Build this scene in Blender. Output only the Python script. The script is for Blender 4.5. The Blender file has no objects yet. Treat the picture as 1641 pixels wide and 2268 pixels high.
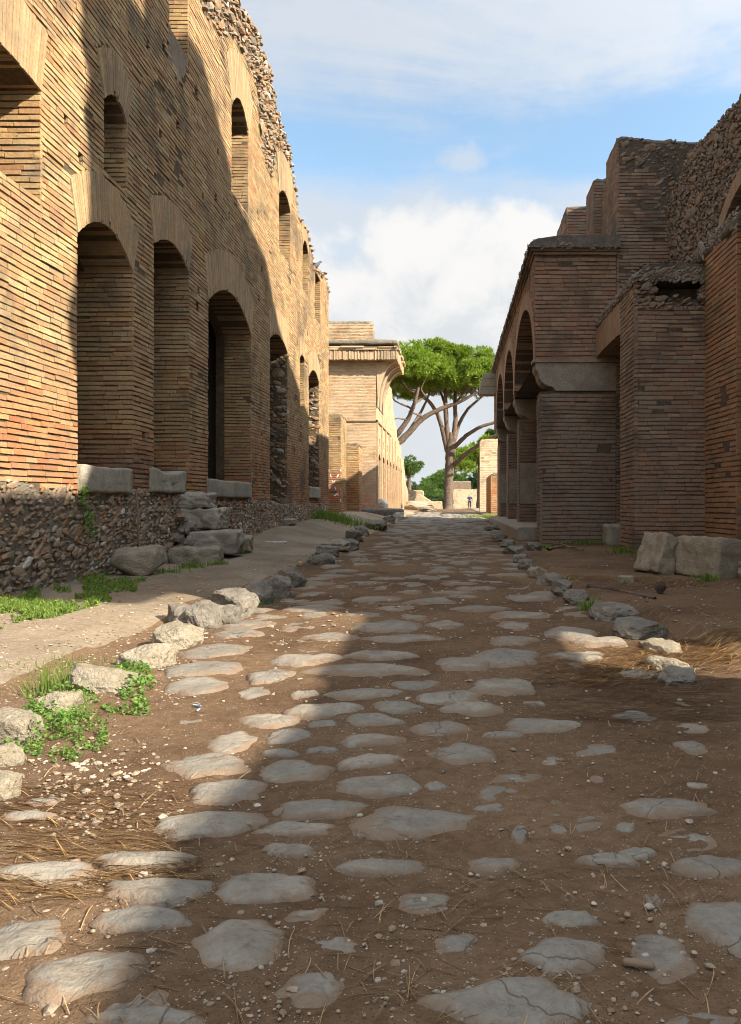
import bpy, bmesh, math, random
import numpy as np
from mathutils import Vector, Matrix
random.seed(7)
RNG = np.random.default_rng(11)
S = bpy.context.scene
COL = S.collection

# ---------------------------------------------------------------- camera, light, exposure
EYE = 0.8
cam = bpy.data.cameras.new('camera'); camo = bpy.data.objects.new('camera', cam); COL.objects.link(camo)
camo.location = (0, 0, EYE); camo.rotation_euler = (math.radians(90), 0, 0)
cam.sensor_fit = 'VERTICAL'; cam.sensor_height = 36; cam.lens = 36*1750/2268
cam.shift_x = -179.5/2268; cam.shift_y = -22/2268
cam.clip_start = 0.05; cam.clip_end = 3000
S.camera = camo
SUN = Vector((1, -0.6, 0.77)).normalized()
sl = bpy.data.lights.new('sun', 'SUN'); so = bpy.data.objects.new('sun', sl); COL.objects.link(so)
so.rotation_euler = (-SUN).to_track_quat('-Z', 'Y').to_euler(); so.location = (20, -12, 30)
sl.energy = 5.0; sl.angle = math.radians(0.7); sl.color = (1, 0.92, 0.79)
S.view_settings.view_transform = 'Standard'; S.view_settings.look = 'None'
S.view_settings.exposure = 1.46; S.view_settings.gamma = 1
S.cycles.pixel_filter_type = 'BLACKMAN_HARRIS'; S.cycles.filter_width = 1.0
S.cycles.max_bounces = 6; S.cycles.diffuse_bounces = 4

class NT:
    """small helper for writing node trees"""
    def __init__(s, tree): s.t = tree; tree.nodes.clear()
    def n(s, typ, ins=None, **props):
        nd = s.t.nodes.new(typ)
        for k, v in props.items(): setattr(nd, k, v)
        for k, v in (ins or {}).items():
            sock = nd.inputs[k]
            if isinstance(v, bpy.types.NodeSocket): s.t.links.new(v, sock)
            else: sock.default_value = v
        return nd
    def math(s, op, a, b=0.0, c=None, clamp=False):
        d = {0: a, 1: b}
        if c is not None: d[2] = c
        return s.n('ShaderNodeMath', d, operation=op, use_clamp=clamp).outputs[0]
    def noise(s, vec, scale, detail=4, rough=.55, dist=0.0, dim='3D'):
        return s.n('ShaderNodeTexNoise', {'Vector': vec, 'Scale': scale, 'Detail': detail, 'Roughness': rough, 'Distortion': dist}).outputs[0]
    def ramp(s, fac, stops, interp='LINEAR'):
        nd = s.n('ShaderNodeValToRGB', {0: fac}); cr = nd.color_ramp; cr.interpolation = interp
        while len(cr.elements) < len(stops): cr.elements.new(0.5)
        for e, (p, c) in zip(cr.elements, stops):
            e.position = p; e.color = (c, c, c, 1) if isinstance(c, (int, float)) else (*c, 1)
        return nd.outputs[0]
    def mix(s, fac, a, b, mode='MIX'):
        nd = s.n('ShaderNodeMix', {0: fac}, data_type='RGBA', blend_type=mode)
        for i, v in ((6, a), (7, b)):
            if isinstance(v, bpy.types.NodeSocket): s.t.links.new(v, nd.inputs[i])
            else: nd.inputs[i].default_value = (*v, 1)
        return nd.outputs[2]
    def smooth(s, v, a, b, c=0.0, d=1.0):
        return s.n('ShaderNodeMapRange', {0: v, 1: a, 2: b, 3: c, 4: d}, interpolation_type='SMOOTHSTEP').outputs[0]

# ---- world: Nishita sky with procedural clouds by view direction
w = bpy.data.worlds.new('World'); S.world = w; w.use_nodes = True
T = NT(w.node_tree)
sky = T.n('ShaderNodeTexSky', sky_type='NISHITA', sun_disc=False, sun_elevation=math.asin(SUN.z),
          sun_rotation=math.atan2(SUN.x, SUN.y), air_density=1.0, dust_density=0.6, ozone_density=1.5)
tc = T.n('ShaderNodeTexCoord'); D = tc.outputs['Generated']
sp = T.n('ShaderNodeSeparateXYZ', {0: D})
dx, dy, dz = sp.outputs
hyp = T.math('SQRT', T.math('ADD', T.math('MULTIPLY', dx, dx), T.math('MULTIPLY', dy, dy)))
el = T.math('DIVIDE', dz, hyp)                         # tangent of the elevation
az = T.math('ARCTAN2', dx, dy)
cv = T.n('ShaderNodeCombineXYZ', {0: T.math('MULTIPLY', az, 1.0), 1: T.math('MULTIPLY', el, 1.0), 2: 0.3}).outputs[0]
stretch = T.n('ShaderNodeCombineXYZ', {0: T.math('ADD', T.math('MULTIPLY', az, 0.8), T.math('MULTIPLY', el, 0.35)), 1: T.math('MULTIPLY', el, 2.6), 2: 1.7}).outputs[0]
n_veil = T.noise(stretch, 3.2, 9, .6, .6)
n_cum = T.noise(cv, 6.0, 10, .55, .15)
n_fine = T.noise(cv, 17.0, 6, .6, .3)
n_big = T.noise(cv, 2.3, 3, .5)
# coverage against elevation (tan): cumulus bank low, blue gap, veil above
b_cum = T.ramp(el, [(0, .50), (.16, .56), (.27, .55), (.335, .46), (.40, .20), (.46, -.0), (1, .0)])
m_cum = T.smooth(T.math('ADD', n_cum, b_cum), .84, .98)
b_veil = T.ramp(el, [(0, .55), (.30, .52), (.37, .40), (.42, .16), (.47, .13), (.52, .34), (.60, .50), (1, .40)])
m_veil = T.math('MULTIPLY', T.smooth(T.math('ADD', T.math('ADD', T.math('MULTIPLY', n_veil, .8), T.math('MULTIPLY', n_fine, .2)), b_veil), .62, 1.0), .95)
# one small lone cloud in the blue gap
def puff(a0, e0, ra, re):
    a = T.math('DIVIDE', T.math('SUBTRACT', az, a0), ra); e = T.math('DIVIDE', T.math('SUBTRACT', el, e0), re)
    r = T.math('SQRT', T.math('ADD', T.math('MULTIPLY', a, a), T.math('MULTIPLY', e, e)))
    return T.smooth(T.math('ADD', T.math('SUBTRACT', 1.0, r), T.math('MULTIPLY', T.math('SUBTRACT', T.noise(cv, 14, 8, .6, .4), .5), 2.2)), .05, .9)
p1 = T.math('MULTIPLY', puff(.012, .43, .045, .035), .7)
p2 = puff(.03, .30, .075, .04)                      # bright cumulus heads
p3 = puff(-.135, .275, .055, .03)
skyc = T.mix(1.0, sky.outputs[0], (.94, 1.06, 1.0), 'MULTIPLY')
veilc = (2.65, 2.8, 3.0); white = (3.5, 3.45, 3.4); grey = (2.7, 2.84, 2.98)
shade = T.smooth(T.math('ADD', T.math('MULTIPLY', T.math('SUBTRACT', n_cum, .5), 1.4), T.math('ADD', T.math('MULTIPLY', T.math('SUBTRACT', el, .235), 6.5), T.math('MULTIPLY', T.math('SUBTRACT', n_fine, .5), 1.8))), -.35, .55)
cumc = T.mix(shade, grey, white)
c = T.mix(T.math('MAXIMUM', T.math('ADD', T.math('MULTIPLY', m_veil, .78), .15), p1), skyc, veilc)
c = T.mix(m_cum, c, cumc)
c = T.mix(T.math('MULTIPLY', T.math('MAXIMUM', p2, p3), .85), c, white)
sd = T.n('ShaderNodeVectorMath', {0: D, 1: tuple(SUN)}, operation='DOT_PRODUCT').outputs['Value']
over = T.math('MULTIPLY', T.smooth(el, .7, 1.5, 1.0, 1.7), T.smooth(sd, -.25, .9, 1.0, 1.85))   # brighter overhead and towards the sun, added to lift the shade
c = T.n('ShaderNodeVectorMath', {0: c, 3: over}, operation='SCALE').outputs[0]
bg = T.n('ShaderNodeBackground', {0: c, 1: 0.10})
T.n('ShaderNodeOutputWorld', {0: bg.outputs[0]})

# ---------------------------------------------------------------- numeric helpers
def vnoise(x, y, seed=0, z=0.0):
    """smooth lattice noise in [-1,1]"""
    x = np.asarray(x, float); y = np.asarray(y, float); z = np.asarray(z, float)
    x, y, z = np.broadcast_arrays(x, y, z)
    xi, yi, zi = np.floor(x).astype(np.int64), np.floor(y).astype(np.int64), np.floor(z).astype(np.int64)
    f = lambda t: t*t*t*(t*(t*6-15)+10)
    u, v, w_ = f(x-xi), f(y-yi), f(z-zi)
    def h(a, b, c):
        n = (a*374761393 + b*668265263 + c*2147483647 + seed*974634777) & 0x7fffffff
        n = ((n ^ (n >> 13))*1274126177) & 0x7fffffff
        n = (n ^ (n >> 16)) & 0x7fffffff
        return n/0x3fffffff - 1
    r = 0
    for a in (0, 1):
        for b in (0, 1):
            for c_ in (0, 1):
                r = r + h(xi+a, yi+b, zi+c_)*(u if a else 1-u)*(v if b else 1-v)*(w_ if c_ else 1-w_)
    return r
def fbm(x, y, seed=0, oct=4, z=0.0):
    r, a = 0, 1
    for i in range(oct):
        r = r + a*vnoise(np.asarray(x)*2**i, np.asarray(y)*2**i, seed+i*17, np.asarray(z)*2**i); a *= .5
    return r

class MB:
    """collects geometry and links it as one mesh object"""
    def __init__(s): s.V = []; s.F = []; s.n = 0; s.A = []
    def add(s, V, F, attr=None):
        V = np.asarray(V, float).reshape(-1, 3); F = np.asarray(F, np.int64)
        s.V.append(V); s.F.append(F + s.n); s.n += len(V)
        s.A.append(np.full(len(V), 0.0) if attr is None else np.asarray(attr, float))
        return s
    def quad(s, a, b, c, d): return s.add([a, b, c, d], [[0, 1, 2, 3]])
    def box(s, lo, hi):
        x0, y0, z0 = lo; x1, y1, z1 = hi
        return s.hexa(np.array([[[x0,y0,z0],[x1,y0,z0],[x1,y1,z0],[x0,y1,z0],[x0,y0,z1],[x1,y0,z1],[x1,y1,z1],[x0,y1,z1]]]))
    def hexa(s, H, skip=()):
        H = np.asarray(H, float); n = len(H)
        fs = np.array([f for i, f in enumerate([[0,3,2,1],[4,5,6,7],[0,1,5,4],[1,2,6,5],[2,3,7,6],[3,0,4,7]]) if i not in skip])
        F = (np.arange(n)[:, None, None]*8 + fs[None]).reshape(-1, 4)
        return s.add(H.reshape(-1, 3), F)
    def build(s, name, mat, parent=None, loc=None, smooth=False, attr=None):
        if not s.V: return None
        V = np.concatenate(s.V)
        if parent is not None: V = V - np.array(world_loc(parent))
        elif loc is not None: V = V - np.array(loc)
        me = bpy.data.meshes.new(name)
        loops = np.concatenate([f.ravel() for f in s.F]); tot = np.concatenate([np.full(len(f), f.shape[1]) for f in s.F])
        me.vertices.add(len(V)); me.vertices.foreach_set('co', V.astype(np.float32).ravel())
        me.loops.add(len(loops)); me.loops.foreach_set('vertex_index', loops.astype(np.int32))
        me.polygons.add(len(tot)); st = np.concatenate([[0], np.cumsum(tot)[:-1]])
        me.polygons.foreach_set('loop_start', st.astype(np.int32)); me.polygons.foreach_set('loop_total', tot.astype(np.int32))
        me.polygons.foreach_set('use_smooth', np.full(len(tot), bool(smooth)))
        if attr:
            at = me.attributes.new(attr, 'FLOAT', 'POINT'); at.data.foreach_set('value', np.concatenate(s.A).astype(np.float32))
        me.update(calc_edges=True); me.validate()
        if mat: me.materials.append(mat)
        o = bpy.data.objects.new(name, me); COL.objects.link(o)
        if parent is not None: o.parent = parent
        elif loc is not None: o.location = loc
        return o
def world_loc(o):
    v = Vector(o.location)
    while o.parent: o = o.parent; v = v + Vector(o.location)
    return v
def empty(name, loc, label, cat, group=None):
    o = bpy.data.objects.new(name, None); COL.objects.link(o); o.location = loc; o.empty_display_size = .2
    return tag(o, label, cat, group)
def tag(o, label, cat, group=None):
    o['label'] = label; o['category'] = cat
    if group: o['group'] = group
    return o
def kind(o, k): o['kind'] = k; return o

# camera calibration of the photograph (1641 x 2268 picture units)
def at(x, y, Y): return np.array([(x-1000)/1750*Y, Y, EYE-(y-1112)/1750*Y])
def zroad(Y): return np.interp(Y, [0, 18, 28, 45, 60, 100, 300], [0, 0, .17, .25, .27, 0, 0])
def zleft(Y): return np.interp(Y, [0, 4, 5, 8, 11, 13.7, 15, 22, 27, 40, 60, 100], [.05, .07, .09, .07, .13, .22, .30, .43, .48, .4, .3, 0])
def gz0(X, Y):
    X = np.asarray(X, float); Y = np.asarray(Y, float)
    r = zroad(Y); sm = lambda t: np.clip(t, 0, 1)**2*(3-2*np.clip(t, 0, 1))
    l = zleft(Y); kl = -1.85 + .1*vnoise(Y*.8, 0, 5)
    t = sm((kl + .12 + .1*vnoise(X*2.1, Y*2.3, 51) - X)/.42); t2 = sm((kl-.1 - X)/1.4)
    left = (r+.075*np.interp(Y, [3, 5], [.3, 1]))*(1-t2) + l*t2
    z = r*(1-t) + np.maximum(left, r)*t
    kr = np.interp(Y, [0, 4, 6, 8, 12, 20, 30], [1.6, 1.42, 1.15, 1.02, .98, 1.15, 1.3])
    tr = sm((X - kr)/.16)*np.interp(Y, [2.8, 4.6], [0, 1])
    z = z + tr*(.06 + .05*np.interp(Y, [8, 14], [0, 1])*0)
    return z
def gz(X, Y):
    n = .016*vnoise(np.asarray(X)*1.3, np.asarray(Y)*1.1, 3) + .007*vnoise(np.asarray(X)*5, np.asarray(Y)*5, 4)
    return gz0(X, Y) + n
def GF(x, y, dz=0.0):
    """picture point -> point on the real, uneven ground (raised by dz)"""
    Y = (EYE-dz)*1750/(y-1112)
    for _ in range(30):
        z = float(gz((x-1000)/1750*Y, Y)) + dz; Y = .5*Y + .5*(EYE-z)*1750/max(y-1112, 8)
    return Y
def G(x, y):
    """picture point -> ground point"""
    Y = 5.0
    z = 0.0
    for _ in range(25):
        Y = (EYE - z)*1750/max(y-1112, 8); z = float(gz0((x-1000)/1750*Y, Y))
    return np.array([(x-1000)/1750*Y, Y, float(gz((x-1000)/1750*Y, Y))])

# ---------------------------------------------------------------- materials
def material(name):
    m = bpy.data.materials.new(name); m.use_nodes = True
    t = NT(m.node_tree)
    return m, t
def finish(t, col, rough=.9, bump=None, dist=.01, strength=.6, spec=.25, sub=None):
    d = {'Base Color': col, 'Roughness': rough, 'Specular IOR Level': spec}
    if bump is not None:
        d['Normal'] = t.n('ShaderNodeBump', {'Height': bump, 'Distance': dist, 'Strength': strength}).outputs[0]
    p = t.n('ShaderNodeBsdfPrincipled', d)
    t.n('ShaderNodeOutputMaterial', {0: p.outputs[0]})
def pos(t): return t.n('ShaderNodeNewGeometry').outputs['Position']
def brick_mat(name, cols, low=None, lowz=(1.0, 2.2), stain=.55, mortar=(.2, .16, .11), smear=.42):
    m, t = material(name); g = t.n('ShaderNodeNewGeometry'); P = g.outputs['Position']
    isl = g.outputs['Random Per Island']
    k = len(cols)
    col = t.ramp(isl, [(i/max(k-1, 1), c) for i, c in enumerate(cols)])
    if low:
        col2 = t.ramp(isl, [(i/(len(low)-1), c) for i, c in enumerate(low)])
        z = t.n('ShaderNodeSeparateXYZ', {0: P}).outputs[2]
        f = t.smooth(t.math('ADD', z, t.math('MULTIPLY', t.math('SUBTRACT', t.noise(P, .9, 4), .5), 2.4)), lowz[1], lowz[0])
        col = t.mix(f, col, col2)
    n1 = t.noise(P, 38, 5, .65); n2 = t.noise(P, 1.1, 5, .6, .3); n3 = t.noise(P, 7, 4, .6)
    col = t.mix(t.smooth(n1, .35, .75), col, (.72, .7, .66), 'MULTIPLY')
    col = t.mix(t.math('MULTIPLY', t.smooth(t.math('ADD', t.math('MULTIPLY', n3, .6), t.math('MULTIPLY', t.noise(P, 1.7, 4), .4)), .42, .60), smear), col, mortar)            # mortar smears and dust
    col = t.mix(t.math('MULTIPLY', t.smooth(n2, .50, .68), stain), col, (.075, .065, .052))   # soot and lichen stains
    finish(t, col, .92, t.math('ADD', t.noise(P, 70, 4, .7), t.math('MULTIPLY', n3, .8)), .012, .7, .15)
    return m
YB = [(.37, .195, .09), (.44, .285, .13), (.475, .335, .165), (.41, .255, .118), (.50, .37, .19), (.39, .215, .10), (.44, .29, .135), (.32, .155, .072), (.48, .345, .17), (.42, .26, .12), (.36, .19, .09)]
RB = [(.36, .12, .05), (.43, .22, .095), (.40, .17, .07), (.46, .28, .13), (.33, .11, .05), (.41, .20, .085)]
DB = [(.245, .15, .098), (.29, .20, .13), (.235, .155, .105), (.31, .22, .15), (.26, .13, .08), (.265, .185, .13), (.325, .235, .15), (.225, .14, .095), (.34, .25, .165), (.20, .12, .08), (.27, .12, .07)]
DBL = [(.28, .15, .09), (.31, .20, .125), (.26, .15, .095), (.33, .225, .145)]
M = {}
M['brick'] = brick_mat('yellow_brick', YB, RB, (.9, 2.5), .6)
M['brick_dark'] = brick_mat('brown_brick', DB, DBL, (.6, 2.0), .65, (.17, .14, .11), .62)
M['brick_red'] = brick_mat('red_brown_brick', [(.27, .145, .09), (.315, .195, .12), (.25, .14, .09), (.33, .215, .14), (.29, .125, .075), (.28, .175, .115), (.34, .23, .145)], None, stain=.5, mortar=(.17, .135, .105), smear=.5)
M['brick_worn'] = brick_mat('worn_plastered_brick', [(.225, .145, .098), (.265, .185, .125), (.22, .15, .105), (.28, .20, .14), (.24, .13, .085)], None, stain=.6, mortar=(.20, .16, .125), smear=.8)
M['brick_bounce'] = brick_mat('bounce_tinted_brick', [(.33, .165, .08), (.38, .225, .115), (.30, .15, .075), (.40, .26, .14), (.35, .15, .07), (.34, .21, .12)], None, stain=.5, mortar=(.18, .14, .10), smear=.45)  # orange tint puts warm bounced light into the brick colour
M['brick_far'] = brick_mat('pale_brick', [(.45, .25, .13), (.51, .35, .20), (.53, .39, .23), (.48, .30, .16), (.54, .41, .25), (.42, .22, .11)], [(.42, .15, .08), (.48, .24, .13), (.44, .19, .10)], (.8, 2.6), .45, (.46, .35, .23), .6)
M['voussoir'] = brick_mat('arch_brick', [(.38, .245, .125), (.44, .31, .165), (.36, .22, .11), (.47, .345, .19), (.42, .28, .145), (.40, .24, .12)], None, stain=.35)
M['voussoir_dark'] = brick_mat('arch_brick_brown', [(.34, .21, .13), (.38, .25, .16), (.33, .2, .125)], None, stain=.3)
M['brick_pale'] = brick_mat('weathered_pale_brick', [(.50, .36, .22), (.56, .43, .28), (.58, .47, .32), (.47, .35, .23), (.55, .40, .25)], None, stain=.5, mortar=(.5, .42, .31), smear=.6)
def rough_mat(name, a, b, scale=9, dist=.03, spots=None, strength=.9):
    m, t = material(name); P = pos(t)
    n = t.noise(P, scale, 7, .62, .3); n2 = t.noise(P, scale*7, 5, .65); n3 = t.noise(P, 1.3, 4, .6)
    col = t.mix(t.smooth(n, .3, .7), a, b)
    col = t.mix(t.smooth(n2, .3, .75), col, (.68, .66, .62), 'MULTIPLY')
    col = t.mix(t.math('MULTIPLY', t.smooth(n3, .5, .72), .5), col, tuple(x*.45 for x in a))
    if spots:
        v = t.n('ShaderNodeTexVoronoi', {'Vector': P, 'Scale': scale*4}).outputs[0]
        col = t.mix(t.math('MULTIPLY', t.smooth(v, .22, .1), .8), col, spots)
    finish(t, col, .95, t.math('ADD', t.math('MULTIPLY', n, 1.2), n2), dist, strength, .12)
    return m
M['core'] = rough_mat('brick_mortar', (.115, .082, .05), (.175, .128, .08), 14, .02)
M['core_dark'] = rough_mat('brown_mortar', (.10, .077, .058), (.155, .12, .092), 14, .02)
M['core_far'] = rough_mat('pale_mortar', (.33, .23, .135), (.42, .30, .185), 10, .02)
M['conc'] = rough_mat('roman_concrete', (.21, .175, .13), (.29, .25, .19), 8, .04)
M['conc_dark'] = rough_mat('weathered_concrete', (.21, .18, .148), (.32, .28, .235), 12, .10)
M['plaster'] = rough_mat('old_plaster', (.22, .165, .115), (.28, .22, .16), 3, .008)
M['stucco_dark'] = rough_mat('grey_brown_stucco', (.25, .21, .165), (.32, .275, .22), 5, .012)
M['travertine'] = rough_mat('grey_travertine', (.31, .27, .205), (.41, .365, .285), 11, .02, (.12, .11, .09))
M['tufa'] = rough_mat('warm_tufa', (.30, .25, .175), (.40, .34, .25), 10, .03, (.15, .12, .085))
M['basalt'] = rough_mat('dark_basalt', (.15, .13, .105), (.235, .205, .165), 6, .02)
M['marble'] = rough_mat('white_marble', (.62, .58, .5), (.72, .68, .6), 12, .01)
def rubble_mat(name, cols):
    m, t = material(name); g = t.n('ShaderNodeNewGeometry'); P = g.outputs['Position']
    col = t.ramp(g.outputs['Random Per Island'], [(i/(len(cols)-1), c) for i, c in enumerate(cols)])
    n1 = t.noise(P, 40, 5, .65); n3 = t.noise(P, 2.0, 4)
    col = t.mix(t.smooth(n1, .3, .7), col, (.66, .63, .58), 'MULTIPLY')
    col = t.mix(t.math('MULTIPLY', t.smooth(n3, .5, .7), .4), col, (.10, .085, .065))
    finish(t, col, .95, n1, .015, .8, .1)
    return m
M['rubble'] = rubble_mat('rubble_stone', [(.23, .175, .12), (.30, .235, .16), (.34, .17, .08), (.27, .21, .15), (.20, .16, .12), (.38, .25, .13), (.24, .19, .14), (.46, .42, .35), (.29, .16, .085), (.25, .2, .145)])
M['conc_rubble'] = rubble_mat('concrete_lumps', [(.20, .17, .14), (.26, .225, .185), (.23, .195, .16), (.29, .25, .21), (.22, .165, .125)])
M['footing'] = rubble_mat('footing_rubble', [(.25, .18, .125), (.31, .235, .165), (.34, .185, .10), (.29, .22, .155), (.24, .18, .13), (.36, .22, .12), (.28, .22, .16), (.48, .43, .36)])
M['rubble_dark'] = rubble_mat('dark_rubble_stone', [(.20, .155, .115), (.25, .20, .155), (.27, .165, .105), (.23, .185, .145), (.18, .145, .115), (.29, .24, .19)])
def dirt_mat(name, a, b, speck, dens, road=False):
    m, t = material(name); P = pos(t)
    n = t.noise(P, 2.2, 7, .62, .4); n2 = t.noise(P, 26, 6, .7); n3 = t.noise(P, 120, 3, .7); n4 = t.noise(P, .7, 3, .5)
    col = t.mix(t.smooth(n, .32, .68), a, b)
    col = t.mix(t.smooth(n4, .4, .65), col, tuple(x*1.22 for x in b))
    col = t.mix(t.smooth(n2, .34, .72), col, (.7, .67, .62), 'MULTIPLY')
    h = t.math('ADD', t.math('MULTIPLY', n2, 1.0), t.math('MULTIPLY', n3, .7))
    for sc, th, cc in ((150, .16, speck), (70, .12, tuple(x*.85 for x in speck)), (260, .2, tuple(x*.5 for x in a))):
        v = t.n('ShaderNodeTexVoronoi', {'Vector': P, 'Scale': sc})
        r = t.n('ShaderNodeSeparateColor', {0: v.outputs['Color']}).outputs[0]
        keep = t.math('LESS_THAN', r, t.math('MULTIPLY', dens, t.smooth(n, .3, .65, .35, 1.3)))
        f = t.math('MULTIPLY', t.smooth(v.outputs['Distance'], th*1.7, th), keep)
        col = t.mix(f, col, cc); h = t.math('ADD', h, t.math('MULTIPLY', f, .5))
    finish(t, col, .97, h, .012, .8, .1)
    return m
M['dirt'] = dirt_mat('road_dirt', (.098, .057, .032), (.148, .093, .053), (.42, .36, .28), .22)
M['path'] = dirt_mat('path_dirt', (.178, .134, .09), (.235, .182, .126), (.46, .41, .33), .16)
M['earth'] = dirt_mat('dry_earth', (.21, .155, .10), (.29, .22, .145), (.46, .41, .33), .1)
# paving stone: grey basalt, dust and soil creeping over the rim ("rim" attribute)
m, t = material('worn_paving_stone'); P = pos(t); g = t.n('ShaderNodeNewGeometry')
oi = t.n('ShaderNodeObjectInfo').outputs['Random']
n = t.noise(P, 5, 6, .6, .3); n2 = t.noise(P, 60, 5, .7); n3 = t.noise(P, 2.6, 4, .55, .5); n5 = t.noise(P, 16, 6, .65, .4)
col = t.mix(t.smooth(n, .3, .7), (.20, .172, .135), (.295, .256, .20))
col = t.mix(t.math('MULTIPLY', oi, .5), col, (.165, .152, .132))
col = t.mix(t.math('MULTIPLY', t.smooth(t.noise(P, 11, 6, .68, .6), .5, .72), .55), col, (.17, .122, .08))
col = t.mix(t.math('MULTIPLY', t.smooth(t.noise(P, 34, 5, .7), .56, .7), .5), col, (.085, .07, .055))
col = t.mix(t.smooth(n2, .3, .75), col, (.8, .78, .75), 'MULTIPLY')
rim = t.n('ShaderNodeAttribute', attribute_name='rim').outputs['Fac']
soil = t.smooth(t.math('ADD', rim, t.math('ADD', t.math('MULTIPLY', t.math('SUBTRACT', n5, .5), 1.1), t.math('MULTIPLY', t.math('SUBTRACT', n3, .5), 1.3))), .66, 1.0)
col = t.mix(t.math('MULTIPLY', soil, .92), col, (.19, .13, .085))
wv = t.n('ShaderNodeTexVoronoi', {'Vector': t.n('ShaderNodeVectorMath', {0: P, 1: t.n('ShaderNodeVectorMath', {0: t.n('ShaderNodeTexNoise', {'Vector': P, 'Scale': 9.0, 'Detail': 5.0}).outputs[1], 3: .12}, operation='SCALE').outputs[0]}, operation='ADD').outputs[0], 'Scale': 3.4}, feature='DISTANCE_TO_EDGE').outputs[0]
crack = t.math('MULTIPLY', t.smooth(wv, .007, .002), t.math('GREATER_THAN', oi, .62))
col = t.mix(t.math('MULTIPLY', crack, .5), col, (.10, .07, .045))
h = t.math('SUBTRACT', t.math('ADD', t.math('MULTIPLY', n5, 1.3), t.math('MULTIPLY', n2, .6)), t.math('MULTIPLY', crack, .6))
finish(t, col, .9, h, .016, .8, .12); M['paver'] = m
def plain(name, a, b, scale=12, rough=.8, spec=.2, trans=None):
    m, t = material(name); P = pos(t); g = t.n('ShaderNodeNewGeometry')
    f = t.math('ADD', t.math('MULTIPLY', g.outputs['Random Per Island'], .6), t.math('MULTIPLY', t.noise(P, scale, 3), .4))
    col = t.ramp(f, [(.15, a), (.85, b)])
    if trans:
        p = t.n('ShaderNodeBsdfPrincipled', {'Base Color': col, 'Roughness': rough, 'Specular IOR Level': spec})
        tr = t.n('ShaderNodeBsdfTranslucent', {0: t.mix(1, col, trans, 'MULTIPLY')})
        mx = t.n('ShaderNodeMixShader', {0: .35, 1: p.outputs[0], 2: tr.outputs[0]})
        t.n('ShaderNodeOutputMaterial', {0: mx.outputs[0]})
    else: finish(t, col, rough, None, spec=spec)
    return m
M['needle_leaf'] = plain('pine_foliage', (.065, .12, .014), (.235, .31, .04), .9, .7, .2, (1.3, 1.4, .6))
M['needle_far'] = plain('distant_pine_foliage', (.045, .085, .025), (.13, .20, .05), .5, .8, .1, (1.1, 1.2, .6))
M['dark_leaf'] = plain('dark_foliage', (.025, .05, .02), (.06, .10, .035), .5, .8, .1)
M['bark'] = rough_mat('pine_bark', (.105, .075, .056), (.20, .148, .11), 6, .04)
M['grass'] = plain('grass_green', (.07, .12, .02), (.19, .26, .05), 5, .7, .2, (1.2, 1.3, .6))
M['weed'] = plain('weed_green', (.055, .12, .018), (.17, .27, .05), 8, .6, .3, (1.2, 1.3, .6))
M['straw'] = plain('sunlit_pine_needle', (.36, .20, .075), (.64, .43, .17), 20, .7, .2)  # lighter copy for needles in the sun, light put into the colour
M['straw_shaded'] = plain('shaded_pine_needle', (.16, .085, .04), (.42, .28, .14), 20, .7, .2)  # darker copy for needles in the shade, shade put into the colour
M['pebble'] = rubble_mat('pebble_stone', [(.30, .22, .15), (.38, .31, .23), (.25, .18, .12), (.44, .38, .30), (.22, .165, .115), (.36, .25, .16), (.50, .45, .37)])
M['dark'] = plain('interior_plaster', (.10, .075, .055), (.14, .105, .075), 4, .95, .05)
M['wood'] = plain('weathered_wood', (.15, .10, .065), (.21, .15, .095), 30, .85, .15)
# ---------------------------------------------------------------- masonry builders
class Opening:
    def __init__(s, u0, u1, vb, vs, vc, tv=.45, lean=.6, depth=1.0, kind='seg', fan=None):
        s.u0, s.u1, s.vb, s.vs, s.vc, s.tv, s.lean, s.depth, s.kind = u0, u1, vb, vs, vc, tv, lean, depth, kind
        s.um = (u0+u1)/2; s.hw = (u1-u0)/2
        s.poly = None
    def top(s, u):
        q = np.clip(1-((np.asarray(u, float)-s.um)/s.hw)**2, 0, 1)
        return s.vs + (s.vc-s.vs)*(np.sqrt(q) if s.kind == 'round' else q)
    def curve(s, k):
        if s.kind == 'round':
            th = np.linspace(math.pi, 0, k); u = s.um + s.hw*np.cos(th); v = s.vs + (s.vc-s.vs)*np.sin(th)
            du, dv = -np.sin(th)*-s.hw, -(s.vc-s.vs)*np.cos(th)*1
            nx, ny = np.cos(th)/s.hw, np.sin(th)/(s.vc-s.vs)
        else:
            u = np.linspace(s.u0, s.u1, k); v = s.top(u)
            nx, ny = .5*(s.vc-s.vs)*(u-s.um)/s.hw**2, np.ones(k)
            nx = nx + s.lean*.16*(u-s.um)/s.hw
        L = np.hypot(nx, ny); return u, v, nx/L, ny/L
    def polygon(s):
        if s.poly is None:
            u, v, a, b = s.curve(25); t = s.tv
            s.poly = [(s.u0, s.vb), (s.u0, s.vs)] + list(zip(u + a*t, v + b*t)) + [(s.u1, s.vs), (s.u1, s.vb)] if t > 0 else \
                     [(s.u0, s.vb)] + list(zip(u, v)) + [(s.u1, s.vb)]
        return s.poly
    def span(s, v):
        P = s.polygon(); xs = []
        for (a, b), (c, d) in zip(P, P[1:]+P[:1]):
            if (b <= v < d) or (d <= v < b): xs.append(a+(c-a)*(v-b)/(d-b))
        return (min(xs), max(xs)) if xs else None

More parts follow.
